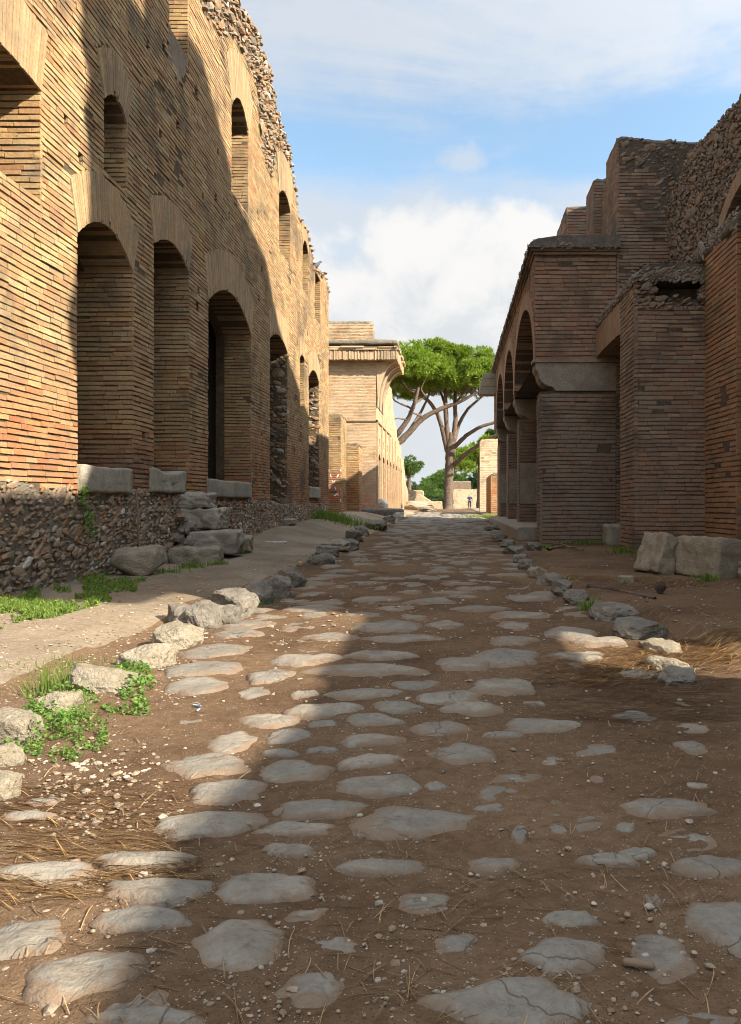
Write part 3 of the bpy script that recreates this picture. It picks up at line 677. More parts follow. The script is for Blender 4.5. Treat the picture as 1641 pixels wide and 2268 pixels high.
# ---- stepped brick ruin rising behind and beside it
RS = empty('stepped_brick_ruin', (3.0, 14.25, 0), 'dark stepped brick ruin rising above the arcade, its broken top against the sky', 'ruin')
def bwall(parent, x0, x1, y0, y1, z0, zt, nm, seed, faces='fl', mat='brick_dark', cmat='core_dark', ztl=None, damage=.15, h=.062, rubble_from=None):
    """thick wall block: ragged core, bricks on the camera face and on the street face"""
    tf = (lambda u: np.interp(u, [x0, x1], [zt, ztl if ztl is not None else zt]) + .03*vnoise(np.asarray(u)*6, seed, 4))
    c = MB(); k = max(2, int((x1-x0)/.1)); xs = np.linspace(x0+.012, x1, k+1); j = max(2, int((y1-y0)/.12)); ys = np.linspace(y0+.012, y1, j+1)
    X, Y = np.meshgrid(xs, ys, indexing='ij'); Zt = tf(X) + .025*vnoise(X*7, Y*7, seed+1)
    edge = np.minimum(np.minimum(X-xs[0], xs[-1]-X+.05), np.minimum(Y-ys[0], ys[-1]-Y+.05)); Zt -= .10*np.clip(1-edge/.12, 0, 1)**2
    V = np.concatenate([np.stack([X, Y, Zt], -1).reshape(-1, 3), np.stack([X, Y, np.full_like(X, z0)], -1).reshape(-1, 3)]); n = X.size; m_ = j+1
    F = [[a*m_+b_, (a+1)*m_+b_, (a+1)*m_+b_+1, a*m_+b_+1] for a in range(k) for b_ in range(j)]
    ring = [a*m_ for a in range(k+1)] + [k*m_+b_ for b_ in range(1, j+1)] + [a*m_+j for a in range(k-1, -1, -1)] + [b_ for b_ in range(j-1, 0, -1)]
    F += [[p, q, q+n, p+n] for p, q in zip(ring, ring[1:]+ring[:1])]
    c.add(V, F); c.build(nm+'_core', M[cmat], parent)
    f = MB()
    if 'f' in faces:
        B = lay(0, x1-x0, z0, zt+.1, topf=lambda u: tf(u+x0)-.09, seed=seed, damage=damage, h=h, joint=h*.24, wave=.012, keep=(lambda u, v: rubble_from is None or True) if rubble_from is None else (lambda u, v: ~rubble_from(u+x0, v)))
        bricks(f, B, (x0, y0+.012, 0), EX, -EY, seed=seed+1)
        if rubble_from is not None:
            q = MB(); rubble(q, (0, y0+.02, 0), EX, -EY, x0, x1, z0, zt, lambda u, v: rubble_from(u, v) & (v < tf(u)-.06), step=(.10, .055), depth=.025, seed=seed+7); q.build(nm+'_rubble', M['rubble_dark'], parent)
    if 'l' in faces:
        B = lay(0, y1-y0, z0, zt+.1, topf=lambda u: tf(np.full_like(u, x0))-.09, seed=seed+3, damage=damage, h=h, joint=h*.24, wave=.01)
        bricks(f, B, (x0+.012, y0, 0), EY, -EX, seed=seed+4)
    if 'r' in faces:
        B = lay(0, y1-y0, z0, zt+.1, topf=lambda u: tf(np.full_like(u, x1))-.09, seed=seed+5, damage=damage, h=h); bricks(f, B, (x1, y0, 0), EY, EX, seed=seed+6)
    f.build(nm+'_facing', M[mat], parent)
bwall(RS, 2.96, 5.4, 14.22, 15.2, 3.0, 7.45, 'high_wall', 201, ztl=7.25, damage=.42, rubble_from=lambda u, v: ((u > 3.66) & (v > 5.9 + .25*vnoise(u*3, v*3, 9))) | ((v > 6.9+.3*vnoise(u*4, v*2, 7)) & (u > 3.0)))
# broken side wall descending to the arcade roof
sw = MB(); s_f = MB()
tf = lambda u: np.interp(u, [15.2, 15.5, 17.4], [7.0, 6.85, 5.5])
core(sw, (2.96, 0, 0), EY, -EX, np.arange(15.2, 17.41, .1), lambda u: 5.3, tf, [], .5)
sw.build('side_wall_core', M['core_dark'], RS); bricks(s_f, lay(15.2, 17.4, 5.4, 7.1, topf=lambda u: tf(u)-.03, seed=211), (2.96, 0, 0), EY, -EX).build('side_wall_facing', M['brick_dark'], RS)
bwall(RS, 2.78, 3.6, 15.6, 16.4, 5.3, 7.25, 'cross_wall', 221, damage=.1)
bwall(RS, 2.46, 3.5, 17.0, 18.6, 5.3, 7.22, 'second_cross_wall', 231, damage=.1)
bwall(RS, 2.15, 2.6, 16.4, 17.2, 5.4, 5.78, 'wall_stub', 241, damage=.1)
# rubble vault with a dark opening, right edge
vt = Opening(9.4, 11.5, 4.3, 4.72, 5.12, .22, .8, .8)
vtop = lambda u: np.interp(u, [8.5, 10.6, 12.2, 13.0, 14.3], [6.3, 6.28, 6.45, 6.55, 6.2])
core(MB(), (3.92, 0, 0), EY, -EX, np.arange(8.6, 14.3, .1), lambda u: 0, vtop, [vt], .7).build('vault_core', M['conc_dark'], RS)
q = MB(); rubble(q, (3.90, 0, 0), EY, -EX, 8.6, 14.25, 3.4, 6.5, lambda u, v: (v < vtop(u)) & ~np.array([bool(vt.span(b) and vt.span(b)[0]-.03 < a < vt.span(b)[1]+.03) for a, b in zip(u, v)], bool), step=(.095, .055), depth=.022, seed=251); q.build('vault_rubble', M['rubble_dark'], RS)
arch(MB(), vt, (3.91, 0, 0), EY, -EX, depth=.5, seed=252).build('vault_arch', M['voussoir_dark'], RS)
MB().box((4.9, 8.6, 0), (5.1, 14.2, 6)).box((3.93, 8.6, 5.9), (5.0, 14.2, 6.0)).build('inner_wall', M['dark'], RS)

# ---- brick pier with doorway and lintel between pier and arcade
RP = empty('brick_pier', (2.6, 11.2, 0), 'square brown brick pier with a rounded concrete top beside the dark doorway', 'pier')
bwall(RP, 2.59, 3.60, 11.2, 12.2, -.1, 3.72, 'pier', 301, damage=.2)
MB().box((2.605, 11.216, 3.5), (2.88, 12.19, 3.96)).box((2.881, 11.62, 3.5), (3.6, 12.19, 3.96)).build('recess_core', M['core_dark'], RP)
bricks(MB(), lay(0, 1.0, 3.6, 3.95, seed=303, damage=.1, h=.062), (2.602, 11.2, 0), EY, -EX).build('side_facing', M['brick_dark'], RP)
ct = MB(); prof = [(2.585, 3.93), (2.58, 4.0), (2.62, 4.09), (2.73, 4.16), (3.0, 4.21), (3.62, 4.2), (3.62, 3.93)]
yy = np.linspace(11.17, 14.2, 26); Vv = []
for y in yy:
    q = np.array(prof); q[:6, 0] += .02*vnoise(np.arange(6)*3.1, y*3, 14); q[1:6, 1] += .02*vnoise(np.arange(5)*1.9, y*4, 15) - .03*math.exp(-((y-11.17)/.07)**2)
    Vv.append(np.stack([q[:, 0], np.full(7, y), q[:, 1]], 1))
Vv[0] = Vv[0]*np.array([1, 1, 1])
ct.add(np.concatenate(Vv), [[a*7+i, a*7+(i+1) % 7, (a+1)*7+(i+1) % 7, (a+1)*7+i] for a in range(len(yy)-1) for i in range(7)]); ct.add(Vv[0], [list(range(7))])
ct.build('concrete_top', M['conc_dark'], RP, smooth=True)
ed = MB(); rubble(ed, (0, 11.165, 0), EX, -EY, 2.6, 3.6, 3.93, 4.14, None, step=(.06, .035), depth=.012, seed=311); rubble(ed, (2.575, 0, 0), EY, -EX, 11.2, 14.1, 3.93, 4.06, None, step=(.06, .035), depth=.012, seed=312)
rubble(ed, (0, 0, 4.2), EX, EZ, 2.7, 3.6, 11.2, 14.1, None, step=(.09, .09), depth=.010, seed=313, V=(0, 1, 0)); ed.build('concrete_edge', M['conc_rubble'], RP)
# broken pocket under the concrete, with rubble
pk = MB(); rubble(pk, (0, 11.19, 0), EX, -EY, 2.62, 3.6, 3.56, 4.0, lambda u, v: (u < 2.92+.1*vnoise(u*3, v*6, 8)) | (v < 3.64+.1*vnoise(u*4, 0, 3)) | (u > 3.5), step=(.10, .05), depth=.03, seed=305); pk.build('broken_edge', M['rubble_dark'], RP)
lin = Opening(12.2, 14.2, -.1, 3.40, 3.42, .5, .3, .6)
arch(MB(), lin, (2.60, 0, 0), EY, -EX, depth=.6, seed=306, pitch=.06).build('lintel', M['voussoir_dark'], RP)
MB().box((2.65, 12.2, 3.43), (3.6, 14.2, 3.9)).build('lintel_core', M['core_dark'], RP)
dj = MB(); bricks(dj, lay(0, .75, .3, 3.4, seed=307, damage=.22), (2.95, 14.19, 0), EX, -EY); dj.build('door_jamb', M['brick_dark'], RP)
MB().box((2.94, 14.2, 0), (3.9, 14.22, 3.45)).box((3.62, 12.1, 0), (3.8, 14.2, 3.9)).build('back_wall', M['core_dark'], RP)
b = MB(); block(b, (2.86, 13.75, 0), (.42, .5, .40), seed=6, wear=.25, rough=.015, pits=.02).build('door_sill', M['travertine'], RP, smooth=True)

# ---- near wall at the right edge
RW = empty('brick_wall', (3.58, 9.92, 0), 'dark brick wall with a rounded coping and corner bricks tinted for warm light at the right edge', 'wall')
bwall(RW, 3.58, 5.2, 9.92, 11.25, -.1, 4.35, 'wall', 321, damage=.22, h=.068, mat='brick_bounce')
ct = MB(); prof = [(3.572, 4.26), (3.575, 4.38), (3.63, 4.5), (3.8, 4.6), (5.2, 4.68), (5.2, 4.2)]
yy = np.linspace(9.88, 11.6, 16); Vv = []
for y in yy:
    q = np.array(prof); q[:5, 0] += .02*vnoise(np.arange(5)*3.1, y*3, 24); q[1:5, 1] += .02*vnoise(np.arange(4)*1.9, y*4, 25) + .06*(y-10.6)
    Vv.append(np.stack([q[:, 0], np.full(6, y), q[:, 1]], 1))
ct.add(np.concatenate(Vv), [[a*6+i, a*6+(i+1) % 6, (a+1)*6+(i+1) % 6, (a+1)*6+i] for a in range(len(yy)-1) for i in range(6)]); ct.add(Vv[0], [list(range(6))])
ct.build('coping', M['conc_dark'], RW, smooth=True)
ed = MB(); rubble(ed, (3.575, 0, 0), EY, -EX, 9.9, 11.6, 4.28, 4.50, None, step=(.07, .04), depth=.011, seed=331); ed.build('concrete_edge', M['conc_rubble'], RW)

# ---- unseen buildings beside the camera, shaped to cast the long shade on the road
NB = empty('tall_brick_building', (3.3, 5, 0), 'tall brick block just past the right edge of the view, shading the street', 'building')
nb = MB()
zz = np.linspace(5.0, 11.4, 40)
prism(nb, [(8.0, -.1), (3.15, -.1), (3.15, 4.9)] + [(3.15 + .28*float(vnoise(z*.9, 0, 6)) + .14*float(vnoise(z*3, 0, 7)) + (.0 if z < 7.5 else .05*(z-7.5)), float(z)) for z in zz] + [(8.0, 11.4)], (3.3, 0, 0), EY, EZ, EX, 2.7)
prf = [(3.15, -.1), (3.15, 14.2), (5.2, 14.2), (7.2, 12.9), (9.0, 12.6), (10.0, 11.6), (11.5, 10.9), (13.8, 10.0), (15.4, 9.6), (15.4, -.1)]
prism(nb, prf, (6, 0, 0), EY, EZ, EX, .8)
nb.build('wall', M['core_dark'], NB)
MB().box((3.3, 1.85, 5.02), (4.2, 3.149, 6.06)).build('shade_ledge', M['core_dark'], NB)  # unseen ledge added to shade the foot of the left wall
bricks(MB(), lay(3.15, 8.0, 0, 5.4, seed=401), (3.3, 0, 0), EY, -EX).build('brick_facing', M['brick_dark'], NB)
NW = empty('low_brick_wall', (3.1, 0, 0), 'low brick wall with a doorway just past the right edge of the view, near the camera', 'wall')
dw = Opening(2.28, 3.3, -.05, 2.1, 2.15, .3, .3, .3)  # unseen doorway, shaped to let a band of sun onto the road
core(MB(), (3.1, 0, 0), EY, -EX, np.arange(-6, 3.5, .2), lambda u: -.1, lambda u: 2.84+.05*vnoise(np.asarray(u)*1.5, 0, 3)+.03*vnoise(np.asarray(u)*5, 0, 4), [dw], .3).build('wall', M['core_dark'], NW)
bricks(MB(), lay(-6, 3.4, 0, 2.8, [dw], seed=411), (3.1, 0, 0), EY, -EX).build('brick_facing', M['brick_dark'], NW)

# ---------------------------------------------------------------- far left building with balcony
FB = empty('balcony_brick_building', (-2.9, 30, 0), 'sunlit brick building with a flaring vaulted balcony at the end of the left side', 'building')
XB, YB_ = -2.88, 30.0
fac = [Opening(30.9+i*1.9, 31.9+i*1.9, .45, 2.5, 2.7, .2, .4, .5) for i in range(8)]
fac += [Opening(31.2+i*1.9, 31.6+i*1.9, 3.0, 3.3, 3.32, 0, .1, .4) for i in (0, 1, 2, 4, 6)]
ftop = lambda u: np.interp(u, [30, 38, 38.6, 41, 41.5, 44.6, 45, 47, 48.2, 49.5, 52], [6.1, 6.1, 5.3, 4.6, 4.2, 3.9, 3.4, 3.3, 2.6, 1.9, 1.4]) + .12*vnoise(np.asarray(u)*2.2, 0, 31)
core(MB(), (XB, 0, 0), EY, EX, np.arange(30, 52, .2), lambda u: 0, ftop, fac, .5).build('street_wall_core', M['core_far'], FB)
mb = MB(); bricks(mb, lay(30, 52, .3, 6.2, fac, topf=ftop, h=.058, joint=.013, lmin=.2, lmax=.4, p=.005, seed=501, damage=.12), (XB, 0, 0), EY, EX)
bricks(mb, lay(0, 2.5, .3, 6.15, h=.055, joint=.013, p=.005, seed=502, damage=.06), (XB-2.5, YB_, 0), EX, -EY)
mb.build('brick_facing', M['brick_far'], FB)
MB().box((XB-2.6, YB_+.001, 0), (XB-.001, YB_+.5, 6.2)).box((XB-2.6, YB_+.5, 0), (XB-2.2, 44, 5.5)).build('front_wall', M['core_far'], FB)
for y in (30.02, 31.98, 33.9, 35.8, 37.7, 39.6, 41.5, 43.4): MB().box((XB, y, .3), (XB+.055, y+.3, 3.85 if y < 41 else 3.2)).build('pilaster', M['core_far'], FB)
sc_ = MB(); sc_.box((XB-1.9, YB_-.05, 3.86), (XB+.06, YB_, 3.92)); sc_.box((XB, YB_-.05, 3.86), (XB+.06, 37, 3.92)); sc_.build('string_course', M['core_far'], FB)
th = np.linspace(0, math.pi/2, 10); prof = [(XB, 6.14)] + [(XB+.02+.72*(1-math.cos(a)), 4.45+1.69*math.sin(a)) for a in th] 
prism(MB(), prof, (0, YB_-.0, 0), EX, EZ, EY, 3.2, 4).build('balcony_vault', M['plaster'], FB, smooth=False)
for y in (YB_-.03, YB_+1.1, YB_+2.3): prism(MB(), [(a+.05*(i > 0), b-.03+.001*i) for i, (a, b) in enumerate(prof)], (0, y, 0), EX, EZ, EY, .22).build('balcony_rib', M['brick_far'], FB)
slab = Opening(0, 1, 0, 0, .01, 0)
co = MB(); rr = np.random.default_rng(8)
n_ = 60; u = np.linspace(XB-2.5, XB+.82, n_+1)
H = []
for a, b in zip(u[:-1], u[1:]):
    z0, z1, y0 = 6.14+rr.uniform(-.02, .02), 6.48+rr.uniform(-.02, .03), YB_-.42+rr.uniform(-.02, .02)
    H.append([[a+.005, y0, z0], [b-.005, y0, z0], [b-.005, YB_+.3, z0], [a+.005, YB_+.3, z0], [a+.005, y0, z1], [b-.005, y0, z1], [b-.005, YB_+.3, z1], [a+.005, YB_+.3, z1]])
u = np.linspace(YB_-.42, YB_+3.2, 66)
for a, b in zip(u[:-1], u[1:]):
    z0, z1, x1 = 6.14+rr.uniform(-.02, .02), 6.48+rr.uniform(-.02, .03), XB+.84+rr.uniform(-.025, .02)
    H.append([[XB+.2, a+.005, z0], [x1, a+.005, z0], [x1, b-.005, z0], [XB+.2, b-.005, z0], [XB+.2, a+.005, z1], [x1, a+.005, z1], [x1, b-.005, z1], [XB+.2, b-.005, z1]])
co.hexa(np.array(H)).build('balcony_edge', M['brick_far'], FB)
c2 = MB()
for z0, out, xo in ((6.5, .5, .92), (6.575, .56, .84)):
    x = XB-2.5
    while x < XB+xo-.1:
        l = rr.uniform(.3, .9); c2.box((x, YB_-out*rr.uniform(.8, 1.03), z0), (min(x+l, XB+xo)-.01, YB_+.4, z0+rr.uniform(.045, .065))); x += l
    y = YB_+.4
    while y < YB_+3.2:
        l = rr.uniform(.3, .8); c2.box((XB, y, z0), (XB+xo*rr.uniform(.88, 1.02), y+l-.01, z0+rr.uniform(.045, .065))); y += l
c2.box((XB-2.5, YB_-.3, 6.49), (XB+.7, YB_+3.2, 6.67))
c2.build('balcony_course', M['brick_far'], FB)
c3 = MB(); block(c3, (XB-.85, YB_+1.4, 6.65), (3.4, 3.9, .2), seed=3, cuts=24, wear=.8, rough=.03); c3.build('balcony_top', M['conc'], FB, smooth=True)
pt_ = MB(); bricks(pt_, lay(0, 1.75, 6.75, 7.62, h=.055, joint=.013, p=.005, seed=503, damage=.1), (-4.78, 30.3, 0), EX, -EY); bricks(pt_, lay(0, .6, 6.75, 7.6, h=.055, joint=.013, p=.005, seed=504), (-3.04, 30.3, 0), EY, EX)
pt_.build('parapet_facing', M['brick_far'], FB)
c4 = MB(); block(c4, (-3.92, 30.62, 6.7), (1.78, .6, 1.05), seed=9, cuts=14, wear=.35, rough=.03); c4.build('parapet', M['conc'], FB)
# low plinth at the foot
c5 = MB(); block(c5, (-3.05, 28.95, .1), (2.5, 1.3, .42), seed=12, cuts=22, wear=.5, rough=.035); c5.build('plinth', M['conc_dark'], FB, smooth=True)
# two brick piers between the buildings
P1 = empty('brick_pier', (-3.85, 26, .4), 'taller worn brick pier with rounded top between the long ruin and the balcony building', 'pier')
bwall(P1, -4.3, -3.63, 26.0, 27.3, .2, 3.7, 'pier', 521, 'flr', 'brick', 'core', damage=.12, h=.06)
P2 = empty('brick_pier', (-3.5, 27.5, .4), 'shorter brick pier with flat plastered top leaning by the balcony building wall', 'pier')
bwall(P2, -3.78, -3.22, 27.6, 28.6, .2, 2.85, 'pier', 531, 'flr', 'brick', 'core', damage=.08, h=.06)
# ---------------------------------------------------------------- ground: road, pavements, earth
def ground():
    ye = np.concatenate([np.linspace(-30, .7, 14)[:-1], np.geomspace(.7, 34, 330), np.geomspace(34.6, 900, 46)])
    xe = np.concatenate([-np.geomspace(400, 4.6, 22), np.linspace(-4.5, 4.6, 250), np.geomspace(4.8, 400, 22)])
    X, Y = np.meshgrid(xe, ye, indexing='ij'); Z = gz(X, Y)
    near = (np.abs(X) < 5) & (Y < 12)
    Z = Z + np.where(near, .0055*vnoise(X*14, Y*14, 41) + .0035*vnoise(X*33, Y*33, 42), 0)
    Z = np.where(np.abs(X) > 6, Z*.3 + .1*vnoise(X*.05, Y*.05, 4), Z)
    n, m_ = X.shape; I = np.arange(n*m_).reshape(n, m_)
    F = np.stack([I[:-1, :-1], I[1:, :-1], I[1:, 1:], I[:-1, 1:]], -1).reshape(-1, 4)
    P = np.stack([X, Y, Z], -1).reshape(-1, 3); c = P[F].mean(1)
    kl = -1.85 + .1*vnoise(c[:, 1]*.8, 0, 5) - .08; kr = np.interp(c[:, 1], [0, 4, 6, 8, 12, 20, 30], [1.6, 1.42, 1.15, 1.02, .98, 1.15, 1.3])+.1
    inY = (c[:, 1] > .2) & (c[:, 1] < 62)
    road = inY & (c[:, 0] > kl) & (c[:, 0] < np.where(c[:, 1] < 4, 4.3, kr)); lp = inY & (c[:, 0] <= kl) & (c[:, 0] > -4.4) & (c[:, 1] < 30); rp = inY & ~road & (c[:, 0] > 0) & (c[:, 0] < 4.4) & (c[:, 1] < 30)
    rest = ~(road | lp | rp)
    for nm, msk, mt in (('road', road, 'dirt'), ('footpath', lp, 'path'), ('pavement', rp, 'dirt'), ('ground', rest, 'earth')):
        used, inv = np.unique(F[msk], return_inverse=True)
        kind(MB().add(P[used], inv.reshape(-1, 4)).build(nm, M[mt], smooth=True), 'structure')
ground()

# ---------------------------------------------------------------- worn paving stones
def paver(c, w, l, seed, h=.03, rz=0.0, soil=0.0):
    """domed, irregular basalt slab half sunk in the dirt"""
    r = np.random.default_rng(seed); k = 40; rings = 9
    th = np.linspace(0, 2*math.pi, k, endpoint=False)
    n = r.integers(5, 8); a = np.sort(r.uniform(0, 6.28, n)); a = np.linspace(0, 6.28, n, endpoint=False) + r.normal(0, .25, n)
    d = r.uniform(.86, 1.05, n); q = np.cos(th[:, None]-a[None]); R = np.where(q > .05, d/np.maximum(q, .05), 9).min(1); R = np.minimum(R, 1.25)
    for _ in range(1): R = (np.roll(R, 1)+2*R+np.roll(R, -1))/4
    R = R*(1 + .11*fbm(np.cos(th)*1.7+seed, np.sin(th)*1.7, seed, 4) + .03*vnoise(np.cos(th)*7, np.sin(th)*7, seed))
    t = np.linspace(0, 1.08, rings+1)[1:]
    u = np.concatenate([[0], (t[:, None]*R*np.cos(th)).ravel()]); v = np.concatenate([[0], (t[:, None]*R*np.sin(th)).ravel()])
    tt = np.concatenate([[0], np.repeat(t, k)])
    z = h*.66*(1-tt**5.5) - .014*(tt > 1) + h*.22*vnoise(u*1.7, v*1.7, seed) + h*.10*vnoise(u*4, v*4, seed+1) - soil*.012
    x = u*w/2; y = v*l/2; cx, cy = math.cos(rz), math.sin(rz)
    X = c[0] + x*cx-y*cy; Y = c[1] + x*cy+y*cx
    Z = gz(X, Y)*.7 + c[2]*.3 + z
    F3 = [[0, 1+i, 1+(i+1) % k] for i in range(k)]
    F4 = [[1+a_*k+i, 1+(a_+1)*k+i, 1+(a_+1)*k+(i+1) % k, 1+a_*k+(i+1) % k] for a_ in range(rings-1) for i in range(k)]
    mb = MB(); P = np.stack([X, Y, Z], -1); mb.add(P, F3, tt + soil*.42); mb.F.append(np.array(F4)); 
    return mb.build('paving_stone', M['paver'], loc=(c[0], c[1], c[2]), smooth=True, attr='rim')
PAV = [(1130,2212,315,140,0),(1255,2103,182,112,0),(1262,2040,125,36,0),(532,2082,195,140,0),(588,1958,215,88,0),(310,2028,200,76,0),(345,1963,230,76,0),(50,2072,170,130,0),(185,2150,240,140,0),(300,2205,150,110,.6),
 (312,1897,200,52,0),(112,1924,205,68,0),(453,1818,198,78,0),(510,1747,156,74,0),(651,1704,150,60,0),(832,1732,186,62,0),(706,1787,205,56,0),(657,1832,155,48,0),(640,1878,120,36,.1),(912,1815,262,84,.5),(845,1911,190,52,.2),(1090,1907,112,48,.3),
 (1148,1842,36,62,0),(1345,1900,140,42,0),(1410,1888,80,36,0),(1575,1912,155,64,0),(1610,2040,150,150,0),(1480,1778,212,62,.4),(1384,1831,42,28,0),(815,1682,122,44,0),(1030,1662,132,56,.1),(828,1634,134,38,0),(645,1624,96,42,0),(512,1640,98,60,0),
 (462,1692,172,66,0),(601,1591,122,40,0),(712,1570,154,40,0),(716,1600,66,24,0),(828,1592,124,38,0),(972,1608,136,38,.1),(1108,1624,84,24,0),(1192,1602,148,44,0),(880,1562,102,34,0),(1045,1563,118,44,0),(1000,1539,140,40,0),
 (805,1532,138,30,0),(676,1533,60,26,0),(918,1513,102,28,0),(1112,1516,122,46,0),(812,1480,224,34,0),(1022,1468,118,38,0),(1122,1452,136,48,0),(1137,1415,96,28,0),(594,1495,92,44,0),(672,1458,150,36,0),(436,1514,126,48,0),
 (448,1476,152,42,0),(478,1436,120,38,0),(845,1448,150,26,0),(862,1383,148,30,0),(985,1381,86,22,0),(1264,1400,112,36,0),(1322,1418,120,28,.2),(1280,1450,106,26,0),(1174,1323,92,18,0),(1412,1489,84,26,0),(620,1664,82,24,0),(714,1661,64,18,0),
 (705,2172,160,110,.7),(1015,2082,130,86,.6),(680,2015,92,60,.6),(1560,2255,170,90,.5),(340,2252,220,60,.3),(735,1408,120,24,.2),(900,1410,150,22,.1),(1060,1345,120,20,.1),(950,1330,110,18,0),(690,1345,120,20,.1),(530,1400,110,28,.1),
 (1085,1788,70,30,.2),(965,1743,50,18,0),(1180,1555,50,18,.1),(870,1735,10,10,.9),(60,1800,110,46,.2),(95,1776,80,20,.3),(1445,1997,40,24,.6)]
PAV = [p for p in PAV if p[2] > 30]
rows = []
for p in sorted(PAV, key=lambda q: -q[1]):
    if rows and abs(rows[-1][0][1]-p[1]) < 22 + .02*(p[1]-1400): rows[-1].append(p)
    else: rows.append([p])
ORD = ['first', 'second', 'third', 'fourth', 'fifth', 'sixth', 'seventh', 'eighth', 'ninth', 'tenth', 'eleventh', 'twelfth', 'thirteenth', 'fourteenth', 'fifteenth', 'sixteenth', 'seventeenth', 'eighteenth', 'nineteenth', 'twentieth', 'twenty-first', 'twenty-second', 'twenty-third', 'twenty-fourth', 'twenty-fifth', 'twenty-sixth', 'twenty-seventh', 'twenty-eighth']
GP = 'worn paving stones of the street'
placed = []
for ri, row in enumerate(rows):
    row.sort(key=lambda q: q[0])
    for ci, (x, y, w_, h_, soil) in enumerate(row):
        yb = y + h_*.5; yt = y - h_*.42
        Yb, Yt = GF(x, yb), max(GF(x, yt, .018), GF(x, yb)+.05)
        Yc = (Yb+Yt)/2; wd = w_/1750*Yc; c = np.array([(x-1000)/1750*Yc, Yc, 0]); c[2] = float(gz(c[0], c[1]))
        o = paver(c, wd*1.1, min(Yt-Yb, 2.2*wd)*1.08, int(x*7+y), h=min(.027, .014+.035*wd), soil=soil); placed.append((c[0], c[1], wd/2, (Yt-Yb)/2))
        sun = x < 1000 - .65*1750/Yc - 40 and y > 1430
        half = abs(x - (1000 - .65*1750/Yc)) < w_*.5 and y > 1430
        tone = 'half sunlit' if half else ('sunlit' if sun else 'shaded')
        if x > 1300 and 1460 < y < 1510: tone = 'sunlit'
        look = 'dirt-covered' if soil >= .4 else ('long narrow' if w_ > 4.2*h_ else ('broad smooth' if wd > .26 else ('small' if wd < .14 else 'rounded grey')))
        where = 'alone in its row' if len(row) == 1 else ('leftmost' if ci == 0 else ('rightmost' if ci == len(row)-1 else ORD[ci]+' from the left'))
        tag(o, f'{tone} {look} paving stone, {where}, {ORD[ri]} row up from the bottom', 'paving stone', GP)
# crusted stones barely showing between the near ones
r = np.random.default_rng(29); k_ = 0
while k_ < 34:
    x, y = r.uniform(380, 1560), r.uniform(1440, 2120); Yc = GF(x, y); X = (x-1000)/1750*Yc; wd = r.uniform(.10, .22); ln = wd*r.uniform(.8, 1.4)
    if X > 1.5 or X < -1.3 or any(abs(X-p[0]) < wd/2+p[2]*.95 and abs(Yc-p[1]) < ln/2+p[3]*.95 for p in placed): k_ += .05; continue
    o = paver((X, Yc, float(gz(X, Yc))), wd, ln, 5000+int(k_*20), h=.013, soil=r.choice([.5, .7, .9])); placed.append((X, Yc, wd/2, ln/2)); k_ += 1
    tag(o, 'small dirt crusted stone barely showing between the larger near paving stones', 'paving stone', GP)
# smaller, farther stones fill the roadway
r = np.random.default_rng(17); cnt = 0; Y = 4.75; fl = MB()
while Y < 21:
    dY = .30 + .012*Y; x = -1.72 + r.uniform(0, .3)
    kr = float(np.interp(Y, [0, 4, 6, 8, 12, 20, 30], [1.6, 1.42, 1.15, 1.02, .98, 1.15, 1.3]))
    while x < kr-.12:
        wd = r.uniform(.22, .52); ln = dY*r.uniform(.88, 1.18); X, YY = x+wd/2, Y + r.normal(0, .07)
        if X+wd/2 > kr: break
        ok = all(abs(X-a) > (wd/2+b)*.86 or abs(YY-d) > (ln/2+e)*.86 for a, d, b, e in placed)
        if ok and r.random() < .9 and cnt < 185:
            o = paver((X, YY, float(gz(X, YY))), wd*.95, ln, 3000+cnt, h=r.uniform(.010, .026), soil=r.choice([.35, .5, .65, .85])); cnt += 1  # heavier soil: real dirt that also stands in for deeper shade
            dist = 'nearest shaded stretch' if Y < 7 else ('middle shaded stretch' if Y < 12 else 'far shaded stretch')
            side = 'along the left kerb' if X < -1.0 else ('along the right kerb' if X > .45 else 'mid road')
            tag(o, f'small worn stone sunk in dirt {side}, {dist} of the road', 'paving stone', GP)
        x += wd + r.uniform(.01, .06)
    Y += dY
far = MB()
for i in range(420):
    YY = r.uniform(19, 42); X = r.uniform(-1.7, 1.2); far_c = np.array([X, YY, float(gz(X, YY))-.01]); D_, F_ = sphere(2)
    far.add(D_*np.array([r.uniform(.12, .3), r.uniform(.12, .3), r.uniform(.03, .06)])*(1+.12*vnoise(D_[:, 0]*2+i, D_[:, 1]*2, 3))[:, None] + far_c, F_)
o = far.build('distant_paving', M['paver'], smooth=True, attr='rim'); kind(o, 'stuff'); tag(o, 'worn basalt paving of the road where it runs into the distance', 'paving')

